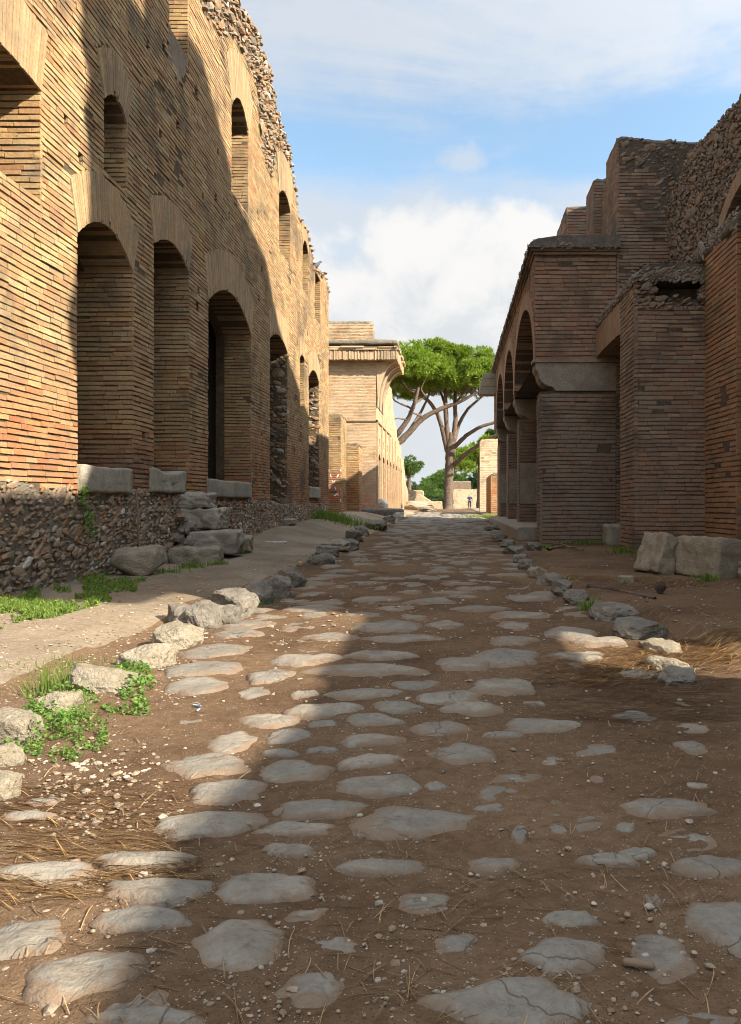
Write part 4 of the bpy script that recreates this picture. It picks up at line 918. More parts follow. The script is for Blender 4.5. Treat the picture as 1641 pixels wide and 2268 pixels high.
# ---------------------------------------------------------------- kerb stones
def put_rock(name, mat, x0, y0, x1, y1, label, cat, group=None, seed=0, depth=.8, rz=0, facets=14, boxy=.5, rough=.06, sink=.03, smooth=False, rx=0, ry=0, Y=None, htune=1.0):
    """stone seen in the box x0,y0..x1,y1 of the photograph, standing on the ground"""
    b = G((x0+x1)/2, y1); Yc = b[1] if Y is None else Y
    w_ = (x1-x0)/1750*Yc; d = w_*depth; h_ = (y1-y0)/1750*Yc
    top_extra = d*(EYE-b[2])/Yc*.5
    sink = .06 if name == 'kerb_stone' else sink
    h_ = max(.045, (h_ - top_extra*.9)*htune)*(1.08 if name == 'kerb_stone' else 1) + sink
    c = np.array([(x0+x1)/2000*0 + ((x0+x1)/2-1000)/1750*(Yc+d*.4), Yc+d*.45, 0]); c[2] = float(gz(c[0], c[1]))-sink
    kb = 1.22 if name == 'kerb_stone' else 1.06
    mb = MB(); rock(mb, c, (w_*kb, d*(1.25 if name == 'kerb_stone' else 1), h_), seed, facets, 4, rough, rz, rx, ry, boxy)
    return tag(mb.build(name, M[mat], loc=tuple(c), smooth=smooth), label, cat, group)
GK = 'rough stones lining the kerbs'
KL = [(-30,1566,84,1645,'large sunlit kerb stone at the left edge, behind the green weeds','tufa'),(-20,1638,46,1695,'flat sunlit kerb stone at the left edge, just below the weed clump','tufa'),(-40,1698,42,1762,'smooth sunlit kerb stone at the left edge, nearest the camera','tufa'),
 (92,1530,172,1578,'pale kerb stone ringed by green weeds','tufa'),(160,1481,292,1540,'long flat sunlit kerb stone right behind the weed clump','tufa'),(284,1428,372,1484,'domed sunlit kerb stone with weeds at its right foot','tufa'),(346,1384,442,1438,'wedge shaped sunlit kerb stone touching the two dark ones','tufa'),
 (376,1342,452,1392,'low dark kerb stone with a split edge, first of the shaded left kerb','basalt'),(420,1330,482,1396,'tall dark pointed kerb stone, second of the shaded left kerb','basalt'),(466,1340,528,1388,'brown rounded kerb stone, third of the shaded left kerb','basalt'),
 (480,1308,560,1368,'large brown upright kerb stone beside a grass tuft on the left kerb','basalt'),(538,1283,602,1338,'grey kerb stone in the row of three before the gap in the left kerb, nearest','basalt'),(588,1270,642,1322,'grey kerb stone in the row of three before the gap in the left kerb, middle','basalt'),(624,1256,674,1304,'grey kerb stone in the row of three before the gap in the left kerb, farthest','basalt'),
 (687,1228,738,1252,'squared kerb stone just beyond the gap in the left kerb','basalt'),(704,1210,748,1236,'second kerb stone beyond the gap in the left kerb','basalt'),(720,1196,772,1220,'pale topped long kerb stone beyond the gap in the left kerb','tufa'),(748,1192,794,1220,'dark kerb stone right of the pale topped one','basalt'),
 (768,1176,802,1200,'dark kerb stone halfway to the plinth on the left kerb','basalt'),(788,1168,815,1190,'small upright dark kerb stone before the boulder near the plinth','basalt'),(812,1158,852,1180,'large dark kerb boulder near the plinth of the balcony building','basalt'),(846,1150,874,1166,'farthest big kerb stone on the left, by the plinth corner','basalt'),(868,1142,892,1158,'pale marker stone at the plinth corner, end of the left kerb','travertine')]
for i, (a, b, c, d, lab, mt) in enumerate(KL): put_rock('kerb_stone', mt, a, b, c, d, lab, 'kerb stone', GK, 700+i, depth=1.0 if d < 1560 else .8, facets=12, boxy=.58, rough=.09, rz=.4*math.sin(i*2.3))
KR = [(1462,1490,1542,1512,'flat dark kerb stone in front of the sunlit needles','basalt'),(1436,1452,1506,1486,'jagged sunlit kerb stone standing in the pine needles','tufa'),(1430,1426,1512,1450,'low pale kerb stone behind the jagged sunlit one','tufa'),(1366,1366,1476,1420,'long pitted kerb stone on the right, behind the sunlit needles','basalt'),(1310,1334,1390,1380,'hollow topped kerb stone with weeds at its left on the right kerb','basalt'),
 (1296,1325,1334,1350,'little dark stone behind the hollow topped kerb stone','basalt'),(1252,1298,1302,1338,'grey kerb stone at the bend of the right kerb','basalt'),(1222,1280,1262,1320,'tall grey kerb stone beyond the bend of the right kerb','basalt'),(1196,1262,1244,1298,'flat topped kerb stone beside the dry needles on the right','basalt'),(1172,1248,1206,1282,'pale sandy kerb stone on the right kerb','tufa'),
 (1150,1234,1182,1264,'brown kerb stone just beyond the pale sandy one','basalt'),(1138,1220,1168,1248,'kerb stone second beyond the pale sandy one','basalt'),(1122,1204,1154,1228,'kerb stone in front of the stone platform, nearest','basalt'),(1108,1192,1136,1214,'kerb stone in front of the stone platform, middle','basalt'),(1092,1178,1120,1200,'kerb stone in front of the stone platform, farthest','basalt'),(1166,1196,1196,1220,'rough black lump against the corner of the stone platform','basalt'),(1072,1160,1102,1176,'last dark kerb stone on the right, at the head of the platform','basalt')]
for i, (a, b, c, d, lab, mt) in enumerate(KR): put_rock('kerb_stone', mt, a, b, c, d, lab, 'kerb stone', GK, 760+i, depth=1.35, htune=.8, facets=12, boxy=.58, rough=.10, rz=.4*math.sin(i*1.7))

# ---------------------------------------------------------------- loose stones and blocks by the left wall
put_rock('boulder', 'tufa', 246, 1200, 366, 1277, 'big rounded grey brown boulder at the foot of the left wall', 'boulder', None, 5, depth=.8, facets=22, boxy=.52, rough=.07, smooth=True)
GS = 'broken travertine steps up to the second shop door'
def put_block(name, mat, c, size, label, cat, group=None, seed=0, **k):
    mb = MB(); sm = k.pop('smooth', True); block(mb, c, size, seed, **k); return tag(mb.build(name, M[mat], loc=tuple(c), smooth=sm), label, cat, group)
put_block('step_block', 'tufa', (-3.0, 9.3, .03), (.56, .36, .21), 'pale low step block lying lowest, weeds at its foot', 'step block', GS, 31, cuts=14, wear=.25, rough=.025, rz=.15, pits=.03)
put_block('step_block', 'travertine', (-2.98, 10.0, .12), (.62, .5, .30), 'largest step block with a clean cut corner, third from the top', 'step block', GS, 32, cuts=14, wear=.18, rough=.03, rz=.05, pits=.04)
put_block('step_block', 'travertine', (-3.17, 10.15, .42), (.50, .46, .27), 'cracked step block second from the top of the stair', 'step block', GS, 33, cuts=14, wear=.2, rough=.035, rz=-.04, pits=.05)
put_block('step_block', 'travertine', (-3.33, 10.2, .69), (.50, .5, .19), 'topmost thin step slab under the second door threshold', 'step block', GS, 34, cuts=14, wear=.25, rough=.03, rz=.05, pits=.04)
put_block('step_block', 'tufa', (-2.86, 10.75, .10), (.3, .5, .2), 'small step block at the right foot of the stair', 'step block', GS, 35, cuts=12, wear=.35, rough=.03, rz=.2, pits=.03)
fill = MB(); rr = np.random.default_rng(4); n_ = 220
C = np.stack([rr.uniform(-3.44, -3.1, n_), rr.uniform(9.75, 10.5, n_), rr.uniform(.08, .62, n_)], 1); C = C[C[:, 2] < .75-1.3*(C[:, 0]+3.44)]
lumps(fill, C, rr.uniform(.04, .1, len(C)), rr.uniform(.04, .1, len(C)), rr.uniform(.03, .07, len(C)), EX, EY, EZ, 8); o = fill.build('rubble_fill', M['rubble_dark']); kind(o, 'stuff'); tag(o, 'crumbling rubble under the broken travertine steps', 'rubble')
GW = 'flat stones at the foot of the left wall'
for i, (a, b, c, d, lab) in enumerate([(612, 1170, 662, 1190, 'flat pale stone by the left wall foot, nearest of the row'), (642, 1158, 690, 1174, 'long flat pale stone by the left wall foot, grass behind it'), (690, 1148, 728, 1162, 'flat pale stone farthest along the wall foot, beside the grass'), (730, 1128, 752, 1150, 'upright squared pale block between left wall and plinth')]):
    put_rock('wall_foot_stone', 'travertine', a, b, c, d, lab, 'stone', GW, 900+i, depth=1.2, boxy=.4, Y=None)
put_block('marble_slab', 'marble', (-3.35+.55, 12.6, float(gz(-2.8, 12.6))-.005), (.36, .07, .025), 'thin white marble strip lying on the left path', 'slab', None, 41, cuts=5, wear=.2, rough=.004, rz=.02)
p = G(665, 1254); mb = MB(); rock(mb, p, (.07, .06, .06), 77, 8, 3, .06); tag(mb.build('brick_fragment', M['voussoir'], loc=tuple(p)), 'small orange brick fragment on the left path by the kerb gap', 'brick')
st = MB(); tube(st, spline([(-3.36, 8.42, .92), (-3.33, 8.42, .65), (-3.35, 8.45, .42), (-3.31, 8.47, .16)], 4), np.full(13, .014), 7, 2, .12); tag(st.build('wooden_stake', M['wood'], loc=(-3.31, 8.47, .16)), 'thin weathered wooden stake leaning on the rubble base of the left wall', 'stake')
# ---- right side blocks
put_block('stone_block', 'tufa', (2.68, 7.9, .0), (.62, .6, .40), 'large squared grey stone block with a sunlit top at the right edge', 'stone block', None, 51, cuts=18, wear=.1, rough=.018, rz=.45, rx=.0, ry=.10, pits=.03)
put_block('stone_slab', 'tufa', (2.17, 8.3, .0), (.22, .5, .42), 'thick stone slab leaning against the large block on the right', 'stone slab', None, 52, cuts=16, wear=.16, rough=.018, rz=.25, ry=.33, pits=.03)
put_block('stone_block', 'tufa', (2.85, 7.25, .0), (.34, .3, .24), 'half buried grey stone at the right edge, below the large block', 'stone block', None, 53, cuts=14, wear=.3, rough=.03, rz=.6)
p = G(1385, 1291); put_block('cut_stone', 'tufa', tuple(p-np.array([0, 0, .01])), (.135, .09, .065), 'small pale cut stone lying alone on the right pavement', 'stone', None, 54, cuts=8, wear=.15, rough=.006, rz=.05)
# pine cone
p = G(1461, 1314); pc = MB()
for k in range(9):
    zz = .012+k*.0105; rad = .040*math.sin(math.pi*(k+1.2)/10.6)
    for j in range(9):
        a = j*6.283/9 + k*.36; e = np.array([math.cos(a), math.sin(a), .45]); D_, F_ = sphere(1)
        pc.add(D_*np.array([.012, .012, .007]) + p + np.array([e[0]*rad, e[1]*rad, zz]), F_)
tag(pc.build('pine_cone', M['bark'], loc=tuple(p)), 'dark open pine cone standing on the right pavement', 'pine cone')
# sticks
def stick(pts, rad, label, seed=0, mat='wood', seg=7):
    q = spline(pts, 5); mb = MB(); tube(mb, q, np.linspace(rad, rad*.55, len(q)), seg, seed, .1); return tag(mb.build('stick', M[mat], loc=tuple(pts[0])), label, 'stick')
a, b = G(1378, 2143), G(1450, 2153); mb = MB(); q = spline([a+[0, 0, .007], a*.7+b*.3+[0, .002, .008], a*.3+b*.7+[0, -.001, .008], b+[0, 0, .007]], 5); tube(mb, q, np.interp(np.linspace(0, 1, len(q)), [0, .06, .5, .94, 1], [.002, .0065, .0072, .006, .002]), 12, 1, .05); tag(mb.build('stick', M['wood'], loc=tuple(a), smooth=True), 'short thick twig lying in the dirt near the bottom right', 'stick')
g1 = [G(1212, 1222), G(1235, 1213), G(1258, 1212), G(1290, 1222)]; stick([p_+[0, 0, .03] for p_ in g1], .02, 'pale crooked branch at the foot of the arcade corner pier', 3)
g1 = [G(1222, 1212), G(1240, 1209), G(1262, 1222), G(1275, 1219)]; stick([p_+[0, 0, .05] for p_ in g1], .014, 'thinner forked branch lying across the crooked one', 4)
g1 = [G(1300, 1312), G(1360, 1306), G(1410, 1316), G(1450, 1328)]; stick([p_+[0, 0, .006] for p_ in g1], .02, 'half buried brown root crossing the right pavement', 5, 'bark')
p = G(437, 1569); pb = MB(); rr = np.random.default_rng(3)
for k in range(5):
    q = p + np.array([rr.normal(0, .008), rr.normal(0, .012), .004+k*.003]); e1, e2 = rr.normal(0, .008, 3), rr.normal(0, .007, 3); e1[2] *= .3; e2[2] *= .4
    pb.add([q-e1-e2, q+e1-e2, q+e1+e2, q-e1+e2], [[0, 1, 2, 3]])
M['blue'] = plain('blue_plastic', (.18, .30, .55), (.45, .55, .7), 20, .4, .4)
tag(pb.build('plastic_scrap', M['blue'], loc=tuple(p)), 'tiny crumpled blue plastic scrap on the sunlit dirt', 'litter')

# ---------------------------------------------------------------- stuff on the ground: pebbles, needles, grass
r = np.random.default_rng(23)
def scatter(n, ylo, yhi, xlo=0, xhi=1641, dens=None):
    x = r.uniform(xlo, xhi, n); y = r.uniform(ylo, yhi, n)
    Y = EYE*1750/(y-1112); X = (x-1000)/1750*Y
    k = (X > -3.4) & (X < 3)
    if dens is not None: k &= r.random(n) < dens(x, y)
    return X[k], Y[k]
pb = MB()
for n, ylo, yhi, xlo, xhi, s0, s1, dn in [(3800, 1400, 2268, 0, 1641, .0016, .006, lambda x, y: .35+.65*(fbm(x/90, y/50, 61, 3) > 0)), (900, 1400, 2268, 0, 1641, .005, .011, None), (1200, 1610, 1900, 0, 420, .004, .014, lambda x, y: np.clip(1-np.hypot((x-210)/230, (y-1745)/120), 0, 1)**.6), (260, 1610, 1900, 0, 420, .010, .022, lambda x, y: np.clip(1-np.hypot((x-210)/230, (y-1745)/120), 0, 1)), (1500, 1390, 1560, 0, 420, .002, .007, None), (1500, 1140, 1420, 200, 1641, .003, .012, None), (110, 1480, 2268, 0, 1641, .010, .017, None)]:
    X, Y = scatter(n, ylo, yhi, xlo, xhi, dn); m_ = len(X); s = r.uniform(s0, s1, m_)*r.uniform(.4, 1, m_)*np.clip(Y/3.0, .75, 1.6)
    C = np.stack([X, Y, gz(X, Y)+s*.25], 1); lumps(pb, C, s, s*r.uniform(.6, 1.1, m_), s*r.uniform(.35, .7, m_), EX, EY, EZ, n)
o = pb.build('pebbles', M['pebble']); kind(o, 'stuff'); tag(o, 'pale pebbles and brick grit strewn over the road dirt', 'pebbles')
def needles(mb, X, Y, L, wd, ang, lift, paired=True):
    n = len(X); k = 5; t = np.linspace(-.5, .5, k)
    bend = r.normal(0, .10, n)
    for rep in range(2 if paired else 1):
        a = ang + (r.normal(0, .07, n) if rep else 0)
        cx, cy = np.cos(a), np.sin(a)
        px = X[:, None] + L[:, None]*(t*cx[:, None] - bend[:, None]*(t**2-.1)*cy[:, None]); py = Y[:, None] + L[:, None]*(t*cy[:, None] + bend[:, None]*(t**2-.1)*cx[:, None])
        pz = gz(px, py) + .0035 + lift[:, None]*(1-4*t**2*.6)
        w2 = wd[:, None]*(1-.5*np.abs(t)*2)/2
        A = np.stack([px - w2*cy[:, None], py + w2*cx[:, None], pz], -1); B = np.stack([px + w2*cy[:, None], py - w2*cx[:, None], pz+.0006], -1)
        V = np.stack([A, B], 2).reshape(n, -1, 3)
        f = np.array([[2*i, 2*i+1, 2*i+3, 2*i+2] for i in range(k-1)]); F = (np.arange(n)[:, None, None]*2*k + f[None]).reshape(-1, 4)
        mb.add(V.reshape(-1, 3), F)
nd = MB()
X, Y = scatter(1300, 1480, 2268, 0, 1641, lambda x, y: .25+.75*(fbm(x/150, y/70, 71, 3) > .1)); n_ = len(X)
needles(nd, X, Y, r.uniform(.04, .11, n_), np.full(n_, .0016), r.normal(0, .8, n_), r.uniform(0, .008, n_))
X, Y = scatter(900, 1730, 2000, 0, 420); n_ = len(X); nl_ = MB(); needles(nl_, X, Y, r.uniform(.07, .14, n_), np.full(n_, .0018), r.normal(.15, .35, n_), r.uniform(0, .008, n_))
o = nl_.build('straw_litter', M['straw']); kind(o, 'stuff'); tag(o, 'pine needles toned straw for the sun on the dirt at lower left', 'pine needles')
X, Y = scatter(2600, 1290, 1480, 300, 1641, lambda x, y: .2+.8*(fbm(x/120, y/30, 72, 3) > .15)); n_ = len(X); needles(nd, X, Y, r.uniform(.06, .14, n_), np.full(n_, .0026), r.normal(0, .7, n_), r.uniform(0, .012, n_), False)
X, Y = scatter(1300, 1505, 1600, 1150, 1641, lambda x, y: np.clip((x-1100)/350, 0, 1)); n_ = len(X); needles(nd, X, Y, r.uniform(.07, .14, n_), np.full(n_, .002), r.normal(.05, .3, n_), r.uniform(0, .01, n_), False)
o = nd.build('fallen_needles', M['straw_shaded']); kind(o, 'stuff'); tag(o, 'fallen pine needles toned brown for the shade, scattered over the dirt road', 'pine needles')
nd = MB()
def band(x, y):
    c = 1468 + 40*(np.clip(1250-x, 0, 400)/400) + 14*np.sin(x/90.); return np.clip(1-np.abs(y-c)/42, 0, 1)**.5*np.clip((x-1130)/260, 0, 1)
X, Y = scatter(6500, 1420, 1520, 1130, 1641, band); n_ = len(X); needles(nd, X, Y, r.uniform(.07, .16, n_), np.full(n_, .003), r.normal(.1, .45, n_), np.abs(r.normal(0, .009, n_)), False)
X, Y = scatter(2500, 1285, 1330, 1230, 1560, lambda x, y: np.clip(1-np.abs(y-(1290+(x-1240)*.07))/14, 0, 1)); n_ = len(X); needles(nd, X, Y, r.uniform(.1, .18, n_), np.full(n_, .005), r.normal(.1, .5, n_), np.abs(r.normal(0, .012, n_)), False)
o = nd.build('needle_drift', M['straw']); kind(o, 'stuff'); tag(o, 'drift of pine needles toned golden for the sun around the right kerb stones', 'pine needles')

def blades(mb, X, Y, H, wd, lean=.5):
    n = len(X); a = r.uniform(0, 6.28, n); l = np.abs(r.normal(0, lean, n))*H; z = gz(X, Y)-.004
    dx, dy = np.cos(a), np.sin(a); s = r.uniform(0, 6.28, n); ex, ey = np.cos(s)*wd/2, np.sin(s)*wd/2
    V = np.stack([np.stack([X-ex, Y-ey, z], 1), np.stack([X+ex, Y+ey, z], 1), np.stack([X+ex*.7+dx*l*.4, Y+ey*.7+dy*l*.4, z+H*.6], 1), np.stack([X-ex*.7+dx*l*.4, Y-ey*.7+dy*l*.4, z+H*.6], 1), np.stack([X+dx*l, Y+dy*l, z+H*.95], 1)], 1)
    mb.add(V.reshape(-1, 3), (np.arange(n)[:, None, None]*5 + np.array([[[0, 1, 2, 3]]])).reshape(-1, 4)); 
    mb.F.append((np.arange(n)[:, None]*5 + np.array([[3, 2, 4]])) + mb.n - n*5)
def leaves(mb, C, sz, up=.6):
    n = len(C); N = r.normal(0, 1, (n, 3)); N[:, 2] = np.abs(N[:, 2])+up; N /= np.linalg.norm(N, axis=1)[:, None]
    A = np.cross(N, r.normal(0, 1, (n, 3))); A /= np.linalg.norm(A, axis=1)[:, None]; B = np.cross(N, A)
    s = sz[:, None]; V = np.stack([C-A*s, C-B*s*.62+N*s*.12, C+A*s, C+B*s*.62+N*s*.12], 1)
    mb.add(V.reshape(-1, 3), np.arange(n*4).reshape(-1, 4))
def weed_patch(x0, y0, x1, y1, n, label, name='weed_clump', hmax=.09, sz=.012, tuft=0, seed=0, mat='weed', dens=None):
    x = r.uniform(x0, x1, n); y = r.uniform(y0, y1, n); cx, cy = (x0+x1)/2, (y0+y1)/2
    e = 1 - np.hypot((x-cx)/(x1-x0)*2, (y-cy)/(y1-y0)*2) + .7*fbm(x/40+seed, y/25, 81+seed, 3); k = e > .08
    if dens is not None: k &= dens(x, y)
    x, y, e = x[k], y[k], e[k]
    Y = np.array([G(a, b)[1] for a, b in zip(x, y)]); X = (x-1000)/1750*Y; z = gz(X, Y) + r.uniform(.0, 1, len(X))*np.clip(hmax*np.clip(e, .15, 1), .004, hmax)
    mb = MB(); leaves(mb, np.stack([X, Y, z], 1), r.uniform(.6, 1.3, len(X))*sz*np.clip(Y/3.3, .8, 3))
    if tuft: 
        kk = r.choice(len(X), min(tuft, len(X))); blades(mb, X[kk]+r.normal(0, .01, len(kk)), Y[kk], r.uniform(.5, 1.3, len(kk))*hmax, np.full(len(kk), .004))
    c = G(cx, cy); return tag(mb.build(name, M[mat], loc=tuple(c)), label, 'weeds')
weed_patch(20, 1545, 240, 1690, 4600, 'lush bright green clover clump around the left kerb stones', hmax=.09, sz=.0085)
weed_patch(230, 1478, 345, 1560, 800, 'green weeds trailing right of the long flat kerb stone', hmax=.05, sz=.012)
weed_patch(225, 1548, 330, 1590, 450, 'small green weed patch on the dirt right of the clover', hmax=.03, sz=.010, seed=3)
weed_patch(-20, 1610, 60, 1660, 260, 'green leaves at the left edge below the big kerb stone', hmax=.04, sz=.011, seed=5)
def grass_tuft(x, y, rad, n, h, label):
    c = G(x, y); X = c[0]+r.normal(0, rad, n); Y = c[1]+r.normal(0, rad, n); mb = MB(); blades(mb, X, Y, r.uniform(.5, 1.1, n)*h, np.full(n, .0035*max(1, c[1]/4)), .55)
    return tag(mb.build('grass_tuft', M['grass'], loc=tuple(c)), label, 'grass tuft', 'grass tufts')
grass_tuft(115, 1535, .045, 160, .13, 'spiky grass tuft standing above the clover clump')
grass_tuft(580, 1338, .03, 90, .09, 'little grass tuft against the brown upright kerb stone')
grass_tuft(425, 1256, .08, 220, .07, 'grass tuft in front of the lowest pale step block')
grass_tuft(488, 1250, .05, 120, .06, 'grass tuft right of the lowest pale step block')
grass_tuft(1300, 1358, .04, 120, .12, 'grass tuft left of the hollow topped kerb stone')
grass_tuft(1497, 1232, .05, 140, .2, 'ferny tuft growing between slab and large block on the right')
grass_tuft(1568, 1288, .05, 120, .10, 'grass tuft at the foot of the large block on the right')
grass_tuft(1385, 1222, .12, 260, .12, 'dark grass tuft by the door sill of the brick pier')
grass_tuft(1290, 1203, .25, 300, .10, 'dark mossy grass along the foot of the arcade corner')
grass_tuft(1425, 1230, .08, 160, .12, 'dark weed tuft left of the leaning slab')
grass_tuft(650, 1160, .25, 400, .22, 'bright grass tuft at the left wall foot, nearest of three')
grass_tuft(690, 1148, .35, 500, .28, 'bright grass tuft at the left wall foot, middle of three')
grass_tuft(748, 1140, .45, 600, .25, 'bright grass tuft beside the upright squared pale block')
grass_tuft(1085, 1150, .5, 400, .15, 'thin grass at the head of the right kerb')
for i, (x, y, rad, n, h, lab) in enumerate([(590, 1172, .12, 160, .14, 'sparse weeds at the left wall foot just beyond the small step block'), (525, 1228, .08, 90, .09, 'thin weeds between the step blocks and the path'), (375, 1268, .10, 130, .07, 'low weeds right of the big boulder'), (1215, 1212, .10, 120, .08, 'low dark weeds at the left foot of the arcade corner'), (640, 1300, .04, 60, .06, 'tiny grass sprigs beside the farthest of three grey kerb stones'), (700, 1236, .05, 60, .07, 'dry grass by the squared kerb stone past the gap'), (1240, 1292, .05, 60, .06, 'dry sprigs by the flat topped kerb stone'), (150, 1478, .10, 160, .05, 'short grass fringe behind the long flat kerb stone')]):
    grass_tuft(x, y, rad, n, h, lab)
iv = MB(); n_ = 150; C = np.stack([np.full(n_, XL+.09)+r.normal(0, .015, n_), 7.2+r.normal(0, .05, n_)+np.linspace(0, .18, n_), np.linspace(.95, .5, n_)+r.normal(0, .03, n_)], 1); leaves(iv, C, r.uniform(.012, .022, n_), 0)
tag(iv.build('wall_creeper', M['weed'], loc=(XL+.09, 7.2, .5)), 'small green creeper on the rubble base left of the first threshold', 'creeper')
gr = MB(); x = r.uniform(-60, 335, 15000); y = r.uniform(1268, 1400, 15000)
e = fbm(x/70, y/22, 95, 4); k = (e + .9 - np.abs(y-(1345-.15*x))/70 - np.clip(x-200, 0, 200)/170 > .35) & (y < 1395-.26*x)
x, y = x[k], y[k]; P = np.array([G(a, b) for a, b in zip(x, y)]); kk = P[:, 0] > -3.42
blades(gr, P[kk, 0], P[kk, 1], r.uniform(.02, .07, kk.sum()), np.full(kk.sum(), .006), .6)
q = r.random(kk.sum()) < .5; leaves(gr, P[kk][q]+np.stack([np.zeros(q.sum())]*2+[r.uniform(.0, .03, q.sum())], 1), r.uniform(.012, .024, q.sum()))
o = gr.build('grass', M['grass']); kind(o, 'stuff'); tag(o, 'short patchy grass and clover along the foot of the left wall', 'grass')

# ---------------------------------------------------------------- trees
def tufts(mb, C, Nrm, size, blades_n=10, wid=.075):
    n = len(C); k = blades_n
    D_ = Nrm[:, None] + r.normal(0, .62, (n, k, 3)); D_ /= np.linalg.norm(D_, axis=2)[..., None]
    A = np.cross(D_, r.normal(0, 1, (n, k, 3))); A /= np.linalg.norm(A, axis=2)[..., None]
    s = (size[:, None]*r.uniform(.6, 1.15, (n, k)))[..., None]; b = C[:, None]
    V = np.stack([b - A*s*.05, b + A*s*.05, b + D_*s*.7 + A*s*wid, b + D_*s + A*0, b + D_*s*.7 - A*s*wid], 2)
    base = np.arange(n*k)[:, None]*5
    mb.add(V.reshape(-1, 3), base + np.array([[0, 1, 2, 4]])); mb.F.append(base + np.array([[4, 2, 3]]) + mb.n - n*k*5)
def crown(mb, c, rad, nl, nt, lobe, size, flat=.45, seed=0, bottom=-.25):
    """umbrella crown: many leafy lobes over a flattened dome, tufts over each lobe"""
    q = np.random.default_rng(seed); C, N = [], []
    for _ in range(nl):
        a = q.uniform(0, 6.283); t = math.sqrt(q.uniform(0, 1)); z = (1-t*t)**.5*q.uniform(.25, 1.0) + bottom*q.uniform(0, 1)*(1-.3*t)
        lc = np.array(c) + np.array([math.cos(a)*t*rad[0], math.sin(a)*t*rad[1], z*rad[2]]); lr = lobe*q.uniform(.6, 1.25)
        d = q.normal(0, 1, (nt, 3)); d[:, 2] = d[:, 2]*.8+.25; d /= np.linalg.norm(d, axis=1)[:, None]
        C.append(lc + d*lr*np.array([1, 1, .62])*q.uniform(.75, 1.02, (nt, 1))); N.append(d + np.array([0, 0, .35]))
    C = np.concatenate(C); N = np.concatenate(N); tufts(mb, C, N, q.uniform(.7, 1.3, len(C))*size)
    return mb
def limb(parent, pts, r0, r1, name='branch', seed=0, Y=60, dY=None):
    P = [at(x, y, Y + (dY[i] if dY else 0)) for i, (x, y) in enumerate(pts)]; q = spline(P, 6); mb = MB()
    tube(mb, q, np.linspace(r0*.68, r1*.6, len(q)), 9, seed, .07); return mb.build(name, M['bark'], parent, smooth=True)
u_ = 60/1750
PT = empty('stone_pine', at(993, 1127, 60), 'tall umbrella pine with a forked trunk at the end of the street', 'tree')
tr = MB(); q = spline([at(992, 1130, 60), at(991, 1115, 60), at(992, 1080, 60), at(994, 1040, 60), at(997, 1000, 60), at(998, 958, 60)], 5); tube(tr, q, np.interp(np.linspace(0, 1, len(q)), [0, .1, .5, .85, 1], [.52, .36, .33, .38, .16]), 14, 3, .05); tr.build('trunk', M['bark'], PT, smooth=True)
for i, (pts, a, b, dY) in enumerate([([(990, 1000), (978, 950), (970, 920), (950, 888), (930, 878), (905, 862)], .30, .14, [0, 0, 0, -1, -2, -3]), ([(992, 985), (987, 930), (985, 890), (987, 850), (988, 820)], .32, .18, None), ([(1002, 980), (1008, 930), (1006, 890), (1010, 850), (1022, 815)], .30, .14, [0, 0, 0, 1, 2]),
    ([(1003, 985), (1016, 935), (1035, 905), (1062, 882), (1085, 862)], .24, .1, [0, 1, 1, 2, 2]), ([(1006, 990), (1030, 965), (1062, 945), (1100, 934), (1140, 930)], .26, .14, [0, -1, -2, -2, -3]), ([(1006, 1030), (1030, 1005), (1060, 985), (1100, 962), (1150, 935)], .26, .16, [0, -1, -2, -3, -3]),
    ([(986, 900), (975, 868), (955, 840), (940, 820)], .16, .06, [0, 1, 2, 3]), ([(1007, 895), (1030, 862), (1052, 838), (1075, 815)], .15, .06, [0, -1, -2, -2]), ([(940, 884), (925, 860), (905, 850), (885, 848)], .12, .05, [-1, -2, -3, -3])]):
    limb(PT, pts, a, b, 'branch', 20+i, 60, dY)
cr = MB(); crown(cr, at(985, 850, 60), (5.5, 5.2, 3.0), 150, 150, .8, .27, seed=5, bottom=-.42); cr.build('crown', M['needle_leaf'], PT)
PT2 = empty('stone_pine', at(800, 1125, 56), 'second umbrella pine mostly hidden, its long limbs reaching out from behind the balcony building', 'tree')
tr = MB(); q = spline([at(800, 1130, 56), at(808, 1060, 56), at(826, 1010, 56)], 5); tube(tr, q, np.full(len(q), .5), 12, 4, .05); tr.build('trunk', M['bark'], PT2, smooth=True)
for i, (pts, a, b, dY) in enumerate([([(826, 1012), (872, 990), (905, 958), (935, 925), (975, 905), (1020, 890), (1055, 868)], .42, .14, [0]*7), ([(826, 1012), (850, 985), (880, 962), (905, 925), (918, 890), (926, 858)], .40, .16, [0, 0, -1, -1, -2, -2]), ([(905, 955), (930, 915), (945, 885), (955, 850)], .2, .08, [0, 1, 1, 2]),
    ([(912, 905), (893, 897), (872, 888), (862, 868), (878, 850)], .12, .05, [-1, -2, -2, -3, -3]), ([(900, 930), (880, 926), (866, 930)], .1, .05, [-1, -2, -2]), ([(912, 900), (935, 880), (965, 870), (995, 850)], .12, .05, [-1, 0, 0, 1]), ([(935, 923), (915, 915), (903, 912)], .12, .05, [0, -1, -1])]):
    limb(PT2, pts, a, b, 'branch', 40+i, 56, dY)
rt = np.random.default_rng(77)
for i in range(46):
    x0 = rt.uniform(905, 1080); x1 = x0 + rt.normal(0, 22)
    limb(PT if x0 > 945 else PT2, [(x0, rt.uniform(862, 878)), ((x0+x1)/2+rt.normal(0, 6), 862), (x1, rt.uniform(835, 850))], rt.uniform(.05, .11), .03, 'twig', 100+i, 59 if x0 > 945 else 56, [rt.uniform(-2.5, 2.5)]*3)
cr = MB(); crown(cr, at(905, 835, 56.5), (2.9, 4.5, 2.1), 66, 140, .8, .27, seed=9, bottom=-.34); cr.build('crown', M['needle_leaf'], PT2)
